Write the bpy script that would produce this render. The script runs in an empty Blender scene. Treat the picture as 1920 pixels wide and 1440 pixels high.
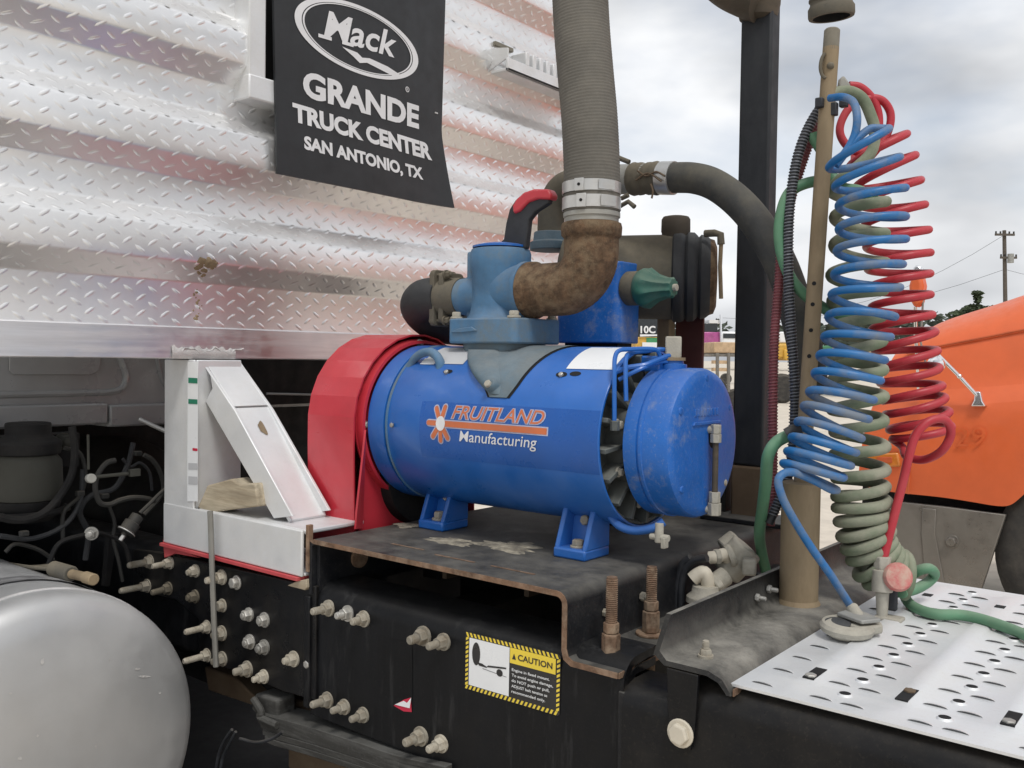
import bpy, bmesh, math, random
from mathutils import Vector, Matrix
random.seed(7)
SC = bpy.context.scene
COL = SC.collection
R = math.radians

# ------------------------------------------------------------------ camera
# World: X runs along the truck towards its tail, Y across the truck, Z up.
CAM_POS = Vector((0.0, 0.0, 1.55))
CAM_AX = ((0.77840315, 0.02909918, -0.62708993),
          (0.62760507, -0.01354543, 0.77841403),
          (0.01415701, -0.99948475, -0.0288066))
FPX, CXP, CYP = 1724.0, 960.0, 720.0
cam_d = bpy.data.cameras.new('camera')
cam_d.sensor_width = 36.0
cam_d.lens = 36.0 * FPX / 1920.0
cam_d.clip_start = 0.05
cam_d.clip_end = 3000
cam = bpy.data.objects.new('camera', cam_d)
COL.objects.link(cam)
cam.matrix_world = Matrix(((CAM_AX[0][0], -CAM_AX[0][1], -CAM_AX[0][2], CAM_POS.x),
                           (CAM_AX[1][0], -CAM_AX[1][1], -CAM_AX[1][2], CAM_POS.y),
                           (CAM_AX[2][0], -CAM_AX[2][1], -CAM_AX[2][2], CAM_POS.z), (0, 0, 0, 1)))
SC.camera = cam

def at(px, py, X=None, Y=None, Z=None, D=None):
    """Survey helper: the world point that a measured picture point has on a known plane."""
    c = ((px - CXP) / FPX, (py - CYP) / FPX, 1.0)
    r = Vector([sum(CAM_AX[i][k] * c[k] for k in range(3)) for i in range(3)])
    if X is not None: t = (X - CAM_POS.x) / r.x
    elif Y is not None: t = (Y - CAM_POS.y) / r.y
    elif Z is not None: t = (Z - CAM_POS.z) / r.z
    else: t = D
    return CAM_POS + r * t

# ------------------------------------------------------------------ sky and sun
SUN_EL, SUN_AZ = R(58), R(-36)          # sun azimuth measured from +X towards +Y
world = bpy.data.worlds.new('World')
SC.world = world
world.use_nodes = True
nt = world.node_tree
for n_ in list(nt.nodes): nt.nodes.remove(n_)
def wn(t, **k):
    n_ = nt.nodes.new(t)
    for a, b in k.items(): setattr(n_, a, b)
    return n_
w_out = wn('ShaderNodeOutputWorld')
w_bg = wn('ShaderNodeBackground')
w_bg.inputs['Strength'].default_value = 0.12
sky = wn('ShaderNodeTexSky', sky_type='NISHITA')
sky.sun_disc = False
sky.sun_elevation = SUN_EL
sky.sun_rotation = R(90) - SUN_AZ
sky.air_density = 1.0; sky.dust_density = 2.0
tc = wn('ShaderNodeTexCoord')
mp = wn('ShaderNodeMapping')
mp.inputs['Scale'].default_value = (1.0, 1.0, 2.2)
mp.inputs['Location'].default_value = (7.7, 0.9, 2.4)
n1 = wn('ShaderNodeTexNoise'); n1.inputs['Scale'].default_value = 2.6; n1.inputs['Detail'].default_value = 6; n1.inputs['Roughness'].default_value = 0.52
n2 = wn('ShaderNodeTexNoise'); n2.inputs['Scale'].default_value = 1.7; n2.inputs['Detail'].default_value = 5; n2.inputs['Roughness'].default_value = 0.5
r1 = wn('ShaderNodeValToRGB'); r1.color_ramp.elements[0].position = 0.34; r1.color_ramp.elements[1].position = 0.50
r1.color_ramp.elements[0].color = (0.6, 0.6, 0.6, 1)
r2 = wn('ShaderNodeValToRGB')
e = r2.color_ramp.elements
e[0].position = 0.38; e[0].color = (3.35, 3.5, 3.75, 1)
e[1].position = 0.56; e[1].color = (7.7, 7.8, 7.95, 1)
mixs = wn('ShaderNodeMix', data_type='RGBA')
L = nt.links.new
L(tc.outputs['Generated'], mp.inputs['Vector'])
L(mp.outputs['Vector'], n1.inputs['Vector']); L(mp.outputs['Vector'], n2.inputs['Vector'])
L(n1.outputs['Fac'], r1.inputs['Fac']); L(n2.outputs['Fac'], r2.inputs['Fac'])
L(r1.outputs['Color'], mixs.inputs[0])
L(sky.outputs['Color'], mixs.inputs[6]); L(r2.outputs['Color'], mixs.inputs[7])
L(mixs.outputs[2], w_bg.inputs['Color']); L(w_bg.outputs['Background'], w_out.inputs['Surface'])

sun_d = bpy.data.lights.new('sun', 'SUN')
sun_d.energy = 1.65; sun_d.angle = R(14); sun_d.color = (1.0, 0.965, 0.91)
sun = bpy.data.objects.new('sun', sun_d); COL.objects.link(sun)
sd = Vector((math.cos(SUN_EL) * math.cos(SUN_AZ), math.cos(SUN_EL) * math.sin(SUN_AZ), math.sin(SUN_EL)))
sun.rotation_euler = sd.to_track_quat('Z', 'Y').to_euler()
SC.view_settings.view_transform = 'Standard'
SC.view_settings.look = 'None'
SC.view_settings.gamma = 1.0
SC.view_settings.use_curve_mapping = False
SC.view_settings.exposure = 0.1

# ------------------------------------------------------------------ materials
MATS = {}
def mat(name, col, rough=0.5, metal=0.0, dust=0.0, dustcol=(0.42, 0.36, 0.27), dirt=0.0, dirtcol=(0.30, 0.25, 0.18), dscale=6.0,
        var=0.12, vscale=9.0, bump=0.0, bscale=60.0, stretch=None, spec=0.5, coat=0.0, rvar=0.12, fine=0.0, ramp=(0.46, 0.66), each=0.0):
    """Principled paint or metal: base tone varied by noise, soiled in blotches (dirt) and with dust lying on faces that look up."""
    m = bpy.data.materials.new(name); m.use_nodes = True
    t = m.node_tree; b = t.nodes['Principled BSDF']; LK = t.links.new
    def nd(ty, **k):
        q = t.nodes.new(ty)
        for a, c in k.items(): setattr(q, a, c)
        return q
    tcn = nd('ShaderNodeTexCoord'); vec = tcn.outputs['Object']
    if stretch:
        mpn = nd('ShaderNodeMapping'); mpn.inputs['Scale'].default_value = stretch
        LK(vec, mpn.inputs['Vector']); vec_s = mpn.outputs['Vector']
    else: vec_s = vec
    def noise(sc, det=5, ro=0.6, v=None):
        q = nd('ShaderNodeTexNoise'); q.inputs['Scale'].default_value = sc; q.inputs['Detail'].default_value = det; q.inputs['Roughness'].default_value = ro
        LK(v or vec, q.inputs['Vector']); return q.outputs['Fac']
    def math_(op, a, c):
        q = nd('ShaderNodeMath', operation=op); q.use_clamp = True
        for i, v in enumerate((a, c)):
            if isinstance(v, (int, float)): q.inputs[i].default_value = v
            else: LK(v, q.inputs[i])
        return q.outputs[0]
    def mix(f, a, c):
        q = nd('ShaderNodeMix', data_type='RGBA')
        for i, v in ((0, f), (6, a), (7, c)):
            if isinstance(v, (int, float)): q.inputs[i].default_value = v
            elif isinstance(v, tuple): q.inputs[i].default_value = (*v, 1)
            else: LK(v, q.inputs[i])
        return q.outputs[2]
    def rng(v, lo, hi, a=0.0, c=1.0):
        q = nd('ShaderNodeMapRange'); q.inputs[1].default_value = lo; q.inputs[2].default_value = hi; q.inputs[3].default_value = a; q.inputs[4].default_value = c
        LK(v, q.inputs[0]); return q.outputs[0]
    nv = noise(vscale, v=vec_s)
    c0 = tuple(x * (1 - var * 1.6) for x in col); c1 = tuple(min(1, x * (1 + var * 1.6)) for x in col)
    c = mix(rng(nv, 0.3, 0.7), c0, c1)
    if each > 0:
        oi = nd('ShaderNodeObjectInfo'); hs = nd('ShaderNodeHueSaturation'); LK(rng(oi.outputs['Random'], 0, 1, 1 - each, 1 + each * .35), hs.inputs['Value']); LK(c, hs.inputs['Color']); c = hs.outputs['Color']
        ad = nd('ShaderNodeVectorMath', operation='ADD'); cb3 = nd('ShaderNodeCombineXYZ'); LK(oi.outputs['Random'], cb3.inputs[0]); LK(vec, ad.inputs[0]); LK(cb3.outputs[0], ad.inputs[1]); vec = ad.outputs[0]; vec_s = vec
    soil = None
    if dirt > 0:
        soil = math_('MULTIPLY', rng(noise(dscale, 8, 0.68, vec_s), ramp[0], ramp[1]), dirt)
    if fine > 0:
        sp = math_('MULTIPLY', rng(noise(170, 3, 0.7), 0.55, 0.72), fine)
        soil = sp if soil is None else math_('ADD', soil, sp)
    if dust > 0:
        g = nd('ShaderNodeNewGeometry'); sx = nd('ShaderNodeSeparateXYZ'); LK(g.outputs['Normal'], sx.inputs[0])
        up = rng(sx.outputs['Z'], 0.1, 0.95)
        du = math_('MULTIPLY', math_('MULTIPLY', up, rng(noise(11, 7, 0.7), 0.25, 0.72)), dust)
        c = mix(du, c, dustcol)
        tot = du
    else: tot = None
    if soil is not None:
        c = mix(soil, c, dirtcol)
        tot = soil if tot is None else math_('ADD', tot, soil)
    LK(c, b.inputs['Base Color'])
    rr = rng(noise(vscale * 2.2), 0.3, 0.7, max(0.03, rough - rvar), min(1, rough + rvar))
    if tot is not None:
        q = nd('ShaderNodeMix', data_type='FLOAT'); LK(tot, q.inputs[0]); LK(rr, q.inputs[2]); q.inputs[3].default_value = 0.92
        LK(q.outputs[0], b.inputs['Roughness'])
        if metal > 0:
            q2 = nd('ShaderNodeMix', data_type='FLOAT'); LK(tot, q2.inputs[0]); q2.inputs[2].default_value = metal; q2.inputs[3].default_value = 0.0
            LK(q2.outputs[0], b.inputs['Metallic'])
    else:
        LK(rr, b.inputs['Roughness']); b.inputs['Metallic'].default_value = metal
    b.inputs['Specular IOR Level'].default_value = spec
    if coat: b.inputs['Coat Weight'].default_value = coat; b.inputs['Coat Roughness'].default_value = 0.12
    if bump > 0:
        bp = nd('ShaderNodeBump'); bp.inputs['Strength'].default_value = bump; bp.inputs['Distance'].default_value = 0.002
        LK(noise(bscale, 6, 0.65, vec_s), bp.inputs['Height']); LK(bp.outputs['Normal'], b.inputs['Normal'])
    MATS[name] = m
    return m

TAN = (0.46, 0.40, 0.30)
mat('tread_aluminium', (0.89, 0.895, 0.90), 0.34, 0.79, dirt=0.12, dirtcol=(0.55, 0.52, 0.47), dscale=2.2, var=0.04, vscale=3, rvar=0.06)
mat('brushed_aluminium', (0.74, 0.74, 0.76), 0.38, 0.9, dirt=0.2, dirtcol=(0.55, 0.53, 0.5), dscale=3, var=0.06, stretch=(12, 0.6, 12), rvar=0.1)
mat('white_aluminium', (0.72, 0.735, 0.75), 0.42, 0.3, dirt=0.25, dirtcol=(0.52, 0.48, 0.40), dscale=5, var=0.04, fine=0.12)
mat('weld_bead', (0.62, 0.61, 0.60), 0.6, 0.5, bump=0.8, bscale=180, var=0.15)
mat('tank_aluminium', (0.54, 0.545, 0.55), 0.45, 0.6, dirt=0.25, dirtcol=(0.48, 0.475, 0.46), dscale=3.5, var=0.05, vscale=4, rvar=0.1, fine=0.08)
mat('deck_aluminium', (0.74, 0.755, 0.77), 0.42, 0.35, dirt=0.45, dirtcol=(0.52, 0.50, 0.46), dscale=4.5, var=0.03, fine=0.18, rvar=0.05, ramp=(0.42, 0.66))
mat('black_frame', (0.006, 0.0065, 0.008), 0.40, 0.0, spec=0.2, dust=0.14, dustcol=(.12,.115,.105), dirt=0.22, dirtcol=(0.10, 0.10, 0.10), dscale=38, var=0.2, stretch=(1, 1, 0.14), fine=0.06, ramp=(0.56, 0.70), bump=0.12, bscale=90)
mat('smooth_black', (0.006, 0.0065, 0.008), 0.34, 0.0, spec=0.22, dust=0.06, dirt=0.03, var=0.15, fine=0.04, bump=0.08, bscale=60)
mat('mount_black', (0.010, 0.011, 0.014), 0.46, 0.0, spec=0.3, dust=0.7, dustcol=(0.205, 0.195, 0.17), dirt=0.16, dirtcol=(0.10, 0.095, 0.088), dscale=8, var=0.2, fine=0.25, bump=0.3, bscale=110, ramp=(0.48, 0.72))
mat('rust_edge', (0.17, 0.10, 0.062), 0.85, 0.0, dirt=0.75, dirtcol=(0.33, 0.245, 0.175), dscale=24, var=0.3, vscale=40, bump=0.5, bscale=120)
mat('rusty_steel', (0.105, 0.062, 0.034), 0.92, 0.0, dirt=0.75, dirtcol=(0.205, 0.15, 0.092), dscale=26, var=0.35, vscale=55, fine=0.4, bump=0.9, bscale=150)
mat('stud_rust', (0.155, 0.095, 0.06), 0.85, 0.0, dirt=0.6, dirtcol=(0.40, 0.31, 0.22), dscale=30, var=0.25, vscale=50, bump=0.5, bscale=200)
mat('pump_blue', (0.010, 0.118, 0.45), 0.36, 0.0, dust=0.10, dirt=0.30, dirtcol=(0.085, 0.155, 0.32), dscale=4.5, var=0.08, fine=0.14, coat=0.12, bump=0.12, bscale=50)
mat('worn_blue', (0.010, 0.118, 0.45), 0.42, 0.0, dust=0.15, dirt=0.62, dirtcol=(0.27, 0.29, 0.33), dscale=13, var=0.10, fine=0.30, bump=0.3, bscale=80, ramp=(0.54, 0.70))
mat('decal_blue', (0.007, 0.09, 0.38), 0.28, 0.0, dirt=0.2, dirtcol=(0.06, 0.14, 0.34), dscale=5, var=0.05)
mat('valve_blue', (0.065, 0.17, 0.31), 0.62, 0.0, dust=0.35, dirt=0.8, dirtcol=(0.15, 0.18, 0.19), dscale=8, var=0.2, fine=0.25, bump=0.35, bscale=90)
mat('neck_blue', (0.085, 0.14, 0.185), 0.72, 0.0, dust=0.4, dirt=0.6, dirtcol=(0.16, 0.175, 0.175), dscale=7, var=0.2, fine=0.3, bump=0.6, bscale=110)
mat('guard_red', (0.50, 0.028, 0.045), 0.36, 0.0, dust=0.10, dustcol=(0.60, 0.22, 0.20), dirt=0.15, dirtcol=(0.36, 0.06, 0.06), dscale=4, var=0.07, coat=0.2)
mat('guard_inside', (0.11, 0.012, 0.016), 0.7, 0.0, dirt=0.4, dirtcol=(0.10, 0.08, 0.06))
mat('red_rubber', (0.50, 0.06, 0.07), 0.65, 0.0, dirt=0.3, dirtcol=(0.35, 0.15, 0.13), dscale=9)
mat('fin_grey', (0.075, 0.085, 0.085), 0.75, 0.0, dust=0.5, dustcol=(0.33, 0.33, 0.29), dirt=0.5, dirtcol=(0.19, 0.20, 0.18), dscale=14, var=0.2)
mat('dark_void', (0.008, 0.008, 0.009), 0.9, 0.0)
mat('grimy_black', (0.009, 0.009, 0.010), 0.7, 0.0, spec=.3, dust=0.15, dustcol=(0.14, 0.125, 0.10), dirt=0.3, dirtcol=(0.05, 0.046, 0.04), dscale=12)
mat('cab_grey', (0.30, 0.305, 0.31), 0.28, 0.1, dirt=0.2, dirtcol=(0.20, 0.20, 0.195), dscale=3, var=0.05, rvar=0.06)
mat('cab_seam', (0.40, 0.40, 0.40), 0.3, 0.3)
mat('flap_rubber', (0.019, 0.021, 0.024), 0.50, 0.0, dirt=0.08, dirtcol=(0.06, 0.06, 0.065), dscale=3, fine=0.05, bump=0.1, bscale=40)
mat('print_white', (0.72, 0.73, 0.75), 0.5, 0.0, var=0.04, dirt=0.12, dirtcol=(0.45, 0.45, 0.46), dscale=12)
mat('sticker_white', (0.80, 0.82, 0.84), 0.35, 0.0, var=0.02, dirt=0.1, dirtcol=(0.62, 0.62, 0.6), dscale=8)
mat('sticker_yellow', (0.82, 0.62, 0.06), 0.35, 0.0, var=0.04)
mat('sticker_black', (0.02, 0.02, 0.022), 0.35, 0.0)
mat('sticker_red', (0.55, 0.02, 0.06), 0.4, 0.0)
mat('sticker_green', (0.02, 0.20, 0.12), 0.4, 0.0)
mat('sticker_grey', (0.50, 0.51, 0.53), 0.4, 0.0, var=0.03)
mat('logo_orange', (0.56, 0.15, 0.055), 0.45, 0.0, dirt=0.3, dirtcol=(0.42, 0.19, 0.15), dscale=30, var=0.1)
mat('logo_pale', (0.42, 0.44, 0.58), 0.45, 0.0, dirt=0.35, dirtcol=(0.2, 0.24, 0.45), dscale=40)
mat('hose_grey', (0.125, 0.117, 0.102), 0.85, 0.0, dust=0.2, dirt=0.4, dirtcol=(0.17, 0.155, 0.13), dscale=9, var=0.1, fine=0.2, bump=0.3, bscale=160)
mat('clamp_steel', (0.56, 0.56, 0.55), 0.42, 0.75, dirt=0.35, dirtcol=(0.36, 0.34, 0.30), dscale=14, var=0.08)
mat('galvanised', (0.34, 0.34, 0.32), 0.66, 0.35, dirt=0.5, dirtcol=(0.27, 0.25, 0.21), dscale=12, var=0.15, bump=0.3, bscale=90)
mat('dusty_black_hose', (0.04, 0.042, 0.043), 0.78, 0.0, dust=0.45, dustcol=(0.24, 0.215, 0.16), dirt=0.4, dirtcol=(0.155, 0.14, 0.10), dscale=8, var=0.15, fine=0.15)
mat('black_rubber', (0.022, 0.024, 0.028), 0.7, 0.0, dust=0.5, dustcol=(0.16, 0.16, 0.155), dirt=0.25, dirtcol=(0.06, 0.06, 0.06), dscale=12, bump=0.2)
mat('dusty_clay', (0.12, 0.105, 0.078), 0.88, 0.0, dust=0.5, dustcol=(0.30, 0.25, 0.175), dirt=0.5, dirtcol=(0.05, 0.055, 0.055), dscale=6, var=0.2, fine=0.2, bump=0.3)
mat('dusty_bolt', (0.42, 0.39, 0.325), 0.85, 0.0, dust=0.4, dirt=0.65, dirtcol=(0.19, 0.15, 0.10), dscale=60, var=0.12, bump=0.4, bscale=220, each=.45)
mat('zinc_bolt', (0.50, 0.49, 0.46), 0.45, 0.6, dirt=0.35, dirtcol=(0.26, 0.24, 0.2), dscale=70, var=0.15, each=.3)
mat('canister_cap', (0.055, 0.045, 0.035), 0.85, 0.0, dust=0.3, dirt=0.4, dirtcol=(0.10, 0.075, 0.055), dscale=14)
mat('rust_red_plate', (0.085, 0.022, 0.018), 0.7, 0.0, dirt=0.4, dirtcol=(0.10, 0.045, 0.035), dscale=8)
mat('relief_green', (0.025, 0.125, 0.095), 0.6, 0.0, dust=0.3, dirt=0.4, dirtcol=(0.13, 0.17, 0.14), dscale=18)
mat('post_black', (0.013, 0.016, 0.021), 0.60, 0.0, dirt=0.32, dirtcol=(0.055, 0.055, 0.056), dscale=9, var=0.25, stretch=(1, 1, 0.35), fine=0.10, bump=0.25)
mat('brown_elbow', (0.075, 0.060, 0.043), 0.8, 0.0, dirt=0.5, dirtcol=(0.13, 0.10, 0.07), dscale=9, stretch=(1, 1, 3))
mat('pole_tan', (0.27, 0.205, 0.125), 0.72, 0.1, dust=0.1, dirt=0.5, dirtcol=(0.16, 0.115, 0.07), dscale=16, var=0.16, stretch=(1, 1, 0.3), bump=0.25)
mat('pole_cap', (0.20, 0.185, 0.15), 0.7, 0.2, dirt=0.4, dirtcol=(0.12, 0.10, 0.07), dscale=20)
mat('line_blue', (0.010, 0.135, 0.37), 0.42, 0.0, dust=0.2, dustcol=(0.25, 0.26, 0.24), dirt=0.72, dirtcol=(0.22, 0.215, 0.19), dscale=8, var=0.08, ramp=(0.45, 0.62))
mat('line_red', (0.44, 0.022, 0.038), 0.42, 0.0, dust=0.18, dustcol=(0.42, 0.17, 0.14), dirt=0.30, dirtcol=(0.27, 0.075, 0.07), dscale=9, var=0.08)
mat('cord_green', (0.15, 0.185, 0.12), 0.78, 0.0, dust=0.7, dustcol=(0.42, 0.40, 0.32), dirt=0.9, dirtcol=(0.33, 0.32, 0.25), dscale=7, var=0.1)
mat('hose_green', (0.095, 0.24, 0.14), 0.6, 0.0, dust=0.6, dustcol=(0.31, 0.38, 0.29), dirt=0.35, dirtcol=(0.14, 0.19, 0.12), dscale=8, var=0.1)
mat('wrap_black', (0.016, 0.018, 0.023), 0.6, 0.0, dust=0.2, dirt=0.3, dirtcol=(0.07, 0.075, 0.085), dscale=20)
mat('wrap_red', (0.20, 0.045, 0.055), 0.65, 0.0, dust=0.2, dirt=0.4, dirtcol=(0.12, 0.06, 0.06), dscale=20)
mat('spring_grey', (0.17, 0.18, 0.205), 0.5, 0.3)
mat('spring_red', (0.21, 0.075, 0.085), 0.6, 0.0)
mat('pale_dust_metal', (0.40, 0.38, 0.325), 0.9, 0.0, dust=0.35, dirt=0.5, dirtcol=(0.23, 0.22, 0.185), dscale=25, var=0.15, bump=0.6, bscale=160)
mat('cream_plastic', (0.62, 0.57, 0.47), 0.7, 0.0, dirt=0.3, dirtcol=(0.40, 0.35, 0.27), dscale=30)
mat('glad_red', (0.50, 0.12, 0.12), 0.8, 0.0, dirt=0.75, dirtcol=(0.52, 0.42, 0.33), dscale=26, ramp=(0.42, 0.6))
mat('wood', (0.44, 0.38, 0.28), 0.85, 0.0, dirt=0.75, dirtcol=(0.22, 0.17, 0.11), dscale=8, stretch=(0.4, 4, 4), var=0.2, vscale=20)
mat('rod_grey', (0.26, 0.255, 0.235), 0.55, 0.4, dirt=0.3, dirtcol=(0.24, 0.21, 0.16))
mat('spring_steel', (0.035, 0.034, 0.031), 0.85, 0.0, dust=0.4, dustcol=(0.19, 0.19, 0.18), dirt=0.5, dirtcol=(0.13, 0.13, 0.125), dscale=14, stretch=(0.4, 1, 4), fine=0.3)
mat('brown_beam', (0.12, 0.083, 0.052), 0.85, 0.0, dirt=0.5, dirtcol=(0.16, 0.12, 0.08), dscale=9)
mat('canister_khaki', (0.048, 0.048, 0.040), 0.8, 0.0, dirt=0.3, dirtcol=(0.045, 0.043, 0.036), dscale=9)  # base darkened to stand in for shade under the cab
mat('dull_hose', (0.02, 0.02, 0.019), 0.7, 0.0, dust=0.2)  # tone lowered to deepen the shade of the bay under the cab
mat('caliche', (0.62, 0.56, 0.475), 0.95, 0.0, dirt=0.5, dirtcol=(0.54, 0.48, 0.40), dscale=0.6, var=0.08, vscale=4, fine=0.3, bump=0.6, bscale=14, spec=0.2)
mat('truck_orange', (0.74, 0.14, 0.04), 0.42, 0.0, dust=0.06, dustcol=(0.75, 0.35, 0.22), dirt=0.12, dirtcol=(0.56, 0.125, 0.05), dscale=2.5, var=0.03, coat=0.05)
mat('dark_orange', (0.52, 0.10, 0.028), 0.5, 0.0)
mat('lamp_amber', (0.62, 0.20, 0.03), 0.25, 0.0, coat=0.4)
mat('chrome', (0.86, 0.86, 0.87), 0.16, 1.0, var=0.02, rvar=0.05)
mat('bumper_grey', (0.22, 0.205, 0.185), 0.30, 0.6, dirt=0.7, dirtcol=(0.16, 0.145, 0.12), dscale=2.0, var=0.08)
mat('tyre', (0.035, 0.033, 0.031), 0.9, 0.0, dust=0.3, dirt=0.5, dirtcol=(0.11, 0.10, 0.085), dscale=7)
mat('machine_yellow', (0.62, 0.36, 0.05), 0.5, 0.0, dirt=0.3, dscale=1)
mat('machine_tan', (0.55, 0.39, 0.24), 0.7, 0.0, dirt=0.4, dirtcol=(0.25, 0.18, 0.1), dscale=1.2)
mat('machine_magenta', (0.42, 0.085, 0.28), 0.4, 0.0, dirt=0.2, dscale=1)
mat('machine_green', (0.05, 0.26, 0.11), 0.5, 0.0)
mat('van_white', (0.78, 0.79, 0.80), 0.4, 0.0, var=0.03)
mat('leaf_green', (0.050, 0.070, 0.034), 0.8, 0.0, var=0.35, vscale=1.5)
mat('bark', (0.10, 0.085, 0.07), 0.9, 0.0)
mat('glass_dark', (0.03, 0.035, 0.04), 0.08, 0.0)
mat('far_wood', (0.065, 0.080, 0.060), 0.9, 0.0, var=0.3, vscale=0.2)
mat('dried_mud', (0.30, 0.27, 0.21), 0.95, 0.0, dirt=0.75, dirtcol=(0.07, 0.065, 0.058), dscale=30, var=0.3, vscale=40, bump=0.8, bscale=140)
mat('louvre_shade', (0.10, 0.10, 0.10), 0.9, 0.0)
mat('ghost_orange', (0.68, 0.125, 0.036), 0.42, 0.0)
mat('bracket_black', (0.007, 0.0075, 0.009), 0.42, 0.0, spec=0.25, dust=1.0, dustcol=(0.30, 0.285, 0.25), dirt=0.04, dirtcol=(0.10, 0.095, 0.088), dscale=14, var=0.2, fine=0.35, bump=0.35, bscale=140)
# ------------------------------------------------------------------ mesh helpers
def V(*a): return Vector(a)
def frame_of(d, up=None):
    d = d.normalized()
    u = up or (V(0, 0, 1) if abs(d.z) < 0.92 else V(1, 0, 0))
    a = u.cross(d)
    if a.length < 1e-6: a = V(0, 1, 0).cross(d)
    a.normalize(); b = d.cross(a); return d, a, b

class MB:
    """Collects shapes in world coordinates; build() links them as one mesh object."""
    def __init__(s): s.v = []; s.f = []; s.m = []
    def add(s, vs, fs, mi=0):
        o = len(s.v); s.v += [Vector(q) for q in vs]
        s.f += [tuple(o + i for i in q) for q in fs]; s.m += [mi] * len(fs); return s
    def box(s, lo, hi, mi=0, rot=None, piv=None):
        x0, y0, z0 = lo; x1, y1, z1 = hi
        vs = [V(x0, y0, z0), V(x1, y0, z0), V(x1, y1, z0), V(x0, y1, z0), V(x0, y0, z1), V(x1, y0, z1), V(x1, y1, z1), V(x0, y1, z1)]
        if rot is not None:
            c = Vector(piv) if piv is not None else (Vector(lo) + Vector(hi)) / 2
            vs = [c + rot @ (q - c) for q in vs]
        return s.add(vs, [(0, 3, 2, 1), (4, 5, 6, 7), (0, 1, 5, 4), (1, 2, 6, 5), (2, 3, 7, 6), (3, 0, 4, 7)], mi)
    def obox(s, c, ax, ay, az, mi=0):
        c = Vector(c); ax, ay, az = Vector(ax), Vector(ay), Vector(az)
        vs = [c + ax * i + ay * j + az * k for k in (-1, 1) for (i, j) in ((-1, -1), (1, -1), (1, 1), (-1, 1))]
        return s.add(vs, [(0, 3, 2, 1), (4, 5, 6, 7), (0, 1, 5, 4), (1, 2, 6, 5), (2, 3, 7, 6), (3, 0, 4, 7)], mi)
    def prism(s, poly, ax, lo, hi, mi=0, cap_mi=None):
        def p3(q, h): return V(h, q[0], q[1]) if ax == 'X' else V(q[0], h, q[1]) if ax == 'Y' else V(q[0], q[1], h)
        n = len(poly); vs = [p3(q, lo) for q in poly] + [p3(q, hi) for q in poly]
        s.add(vs, [(i, (i + 1) % n, n + (i + 1) % n, n + i) for i in range(n)], mi)
        o = len(s.v) - 2 * n
        s.f += [tuple(o + i for i in range(n - 1, -1, -1)), tuple(o + n + i for i in range(n))]; s.m += [mi if cap_mi is None else cap_mi] * 2
        return s
    def slab(s, pts, d, mi=0):
        """A polygon in space pushed by the vector d."""
        pts = [Vector(q) for q in pts]; d = Vector(d); n = len(pts)
        return s.add(pts + [q + d for q in pts], [(i, (i + 1) % n, n + (i + 1) % n, n + i) for i in range(n)] + [tuple(range(n - 1, -1, -1)), tuple(range(n, 2 * n))], mi)
    def rings(s, rings, cap=True, mi=0, closed=True):
        n = len(rings[0]); vs = [q for r_ in rings for q in r_]; fs = []
        for k in range(len(rings) - 1):
            for i in range(n if closed else n - 1):
                j = (i + 1) % n
                fs.append((k * n + i, k * n + j, (k + 1) * n + j, (k + 1) * n + i))
        if cap: fs += [tuple(range(n - 1, -1, -1)), tuple((len(rings) - 1) * n + i for i in range(n))]
        return s.add(vs, fs, mi)
    def lathe(s, p0, d, prof, n=32, mi=0, cap=True, up=None):
        d, a, b = frame_of(Vector(d), up); p0 = Vector(p0)
        return s.rings([[p0 + d * h + (a * math.cos(2 * math.pi * i / n) + b * math.sin(2 * math.pi * i / n)) * r for i in range(n)] for h, r in prof], cap, mi)
    def cyl(s, p0, p1, r, n=20, mi=0, r1=None):
        p0, p1 = Vector(p0), Vector(p1); d = p1 - p0
        return s.lathe(p0, d, [(0, r), (d.length, r if r1 is None else r1)], n, mi)
    def hexa(s, p0, p1, r, mi=0): return s.cyl(p0, p1, r, 6, mi)
    def tube(s, pts, r, n=12, mi=0, cap=True, ts=0.0, sweep=0.0):
        pts = [Vector(q) for q in pts]; N = len(pts); rs = []
        t0 = (pts[1] - pts[0]).normalized(); _, a, b = frame_of(t0); prev = t0
        for k in range(N):
            t = (pts[min(k + 1, N - 1)] - pts[max(k - 1, 0)])
            t = t.normalized() if t.length > 1e-9 else prev
            q = prev.rotation_difference(t); a = q @ a; b = q @ b; prev = t
            rr = r(k / (N - 1)) if callable(r) else (r[k] if isinstance(r, (list, tuple)) else r)
            rs.append([pts[k] + (a * math.cos(2 * math.pi * i / n) + b * math.sin(2 * math.pi * i / n)) * rr for i in range(n)])
        return s.rings(rs, cap, mi)
    def ball(s, c, r, n=14, sc=(1, 1, 1), mi=0):
        c = Vector(c); rs = []
        for k in range(n // 2 + 1):
            th = math.pi * (k + 0.0) / (n // 2); th = min(max(th, 0.02), math.pi - 0.02)
            rs.append([c + V(r * sc[0] * math.sin(th) * math.cos(2 * math.pi * i / n), r * sc[1] * math.sin(th) * math.sin(2 * math.pi * i / n), r * sc[2] * math.cos(th)) for i in range(n)])
        return s.rings(rs, True, mi)

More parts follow.
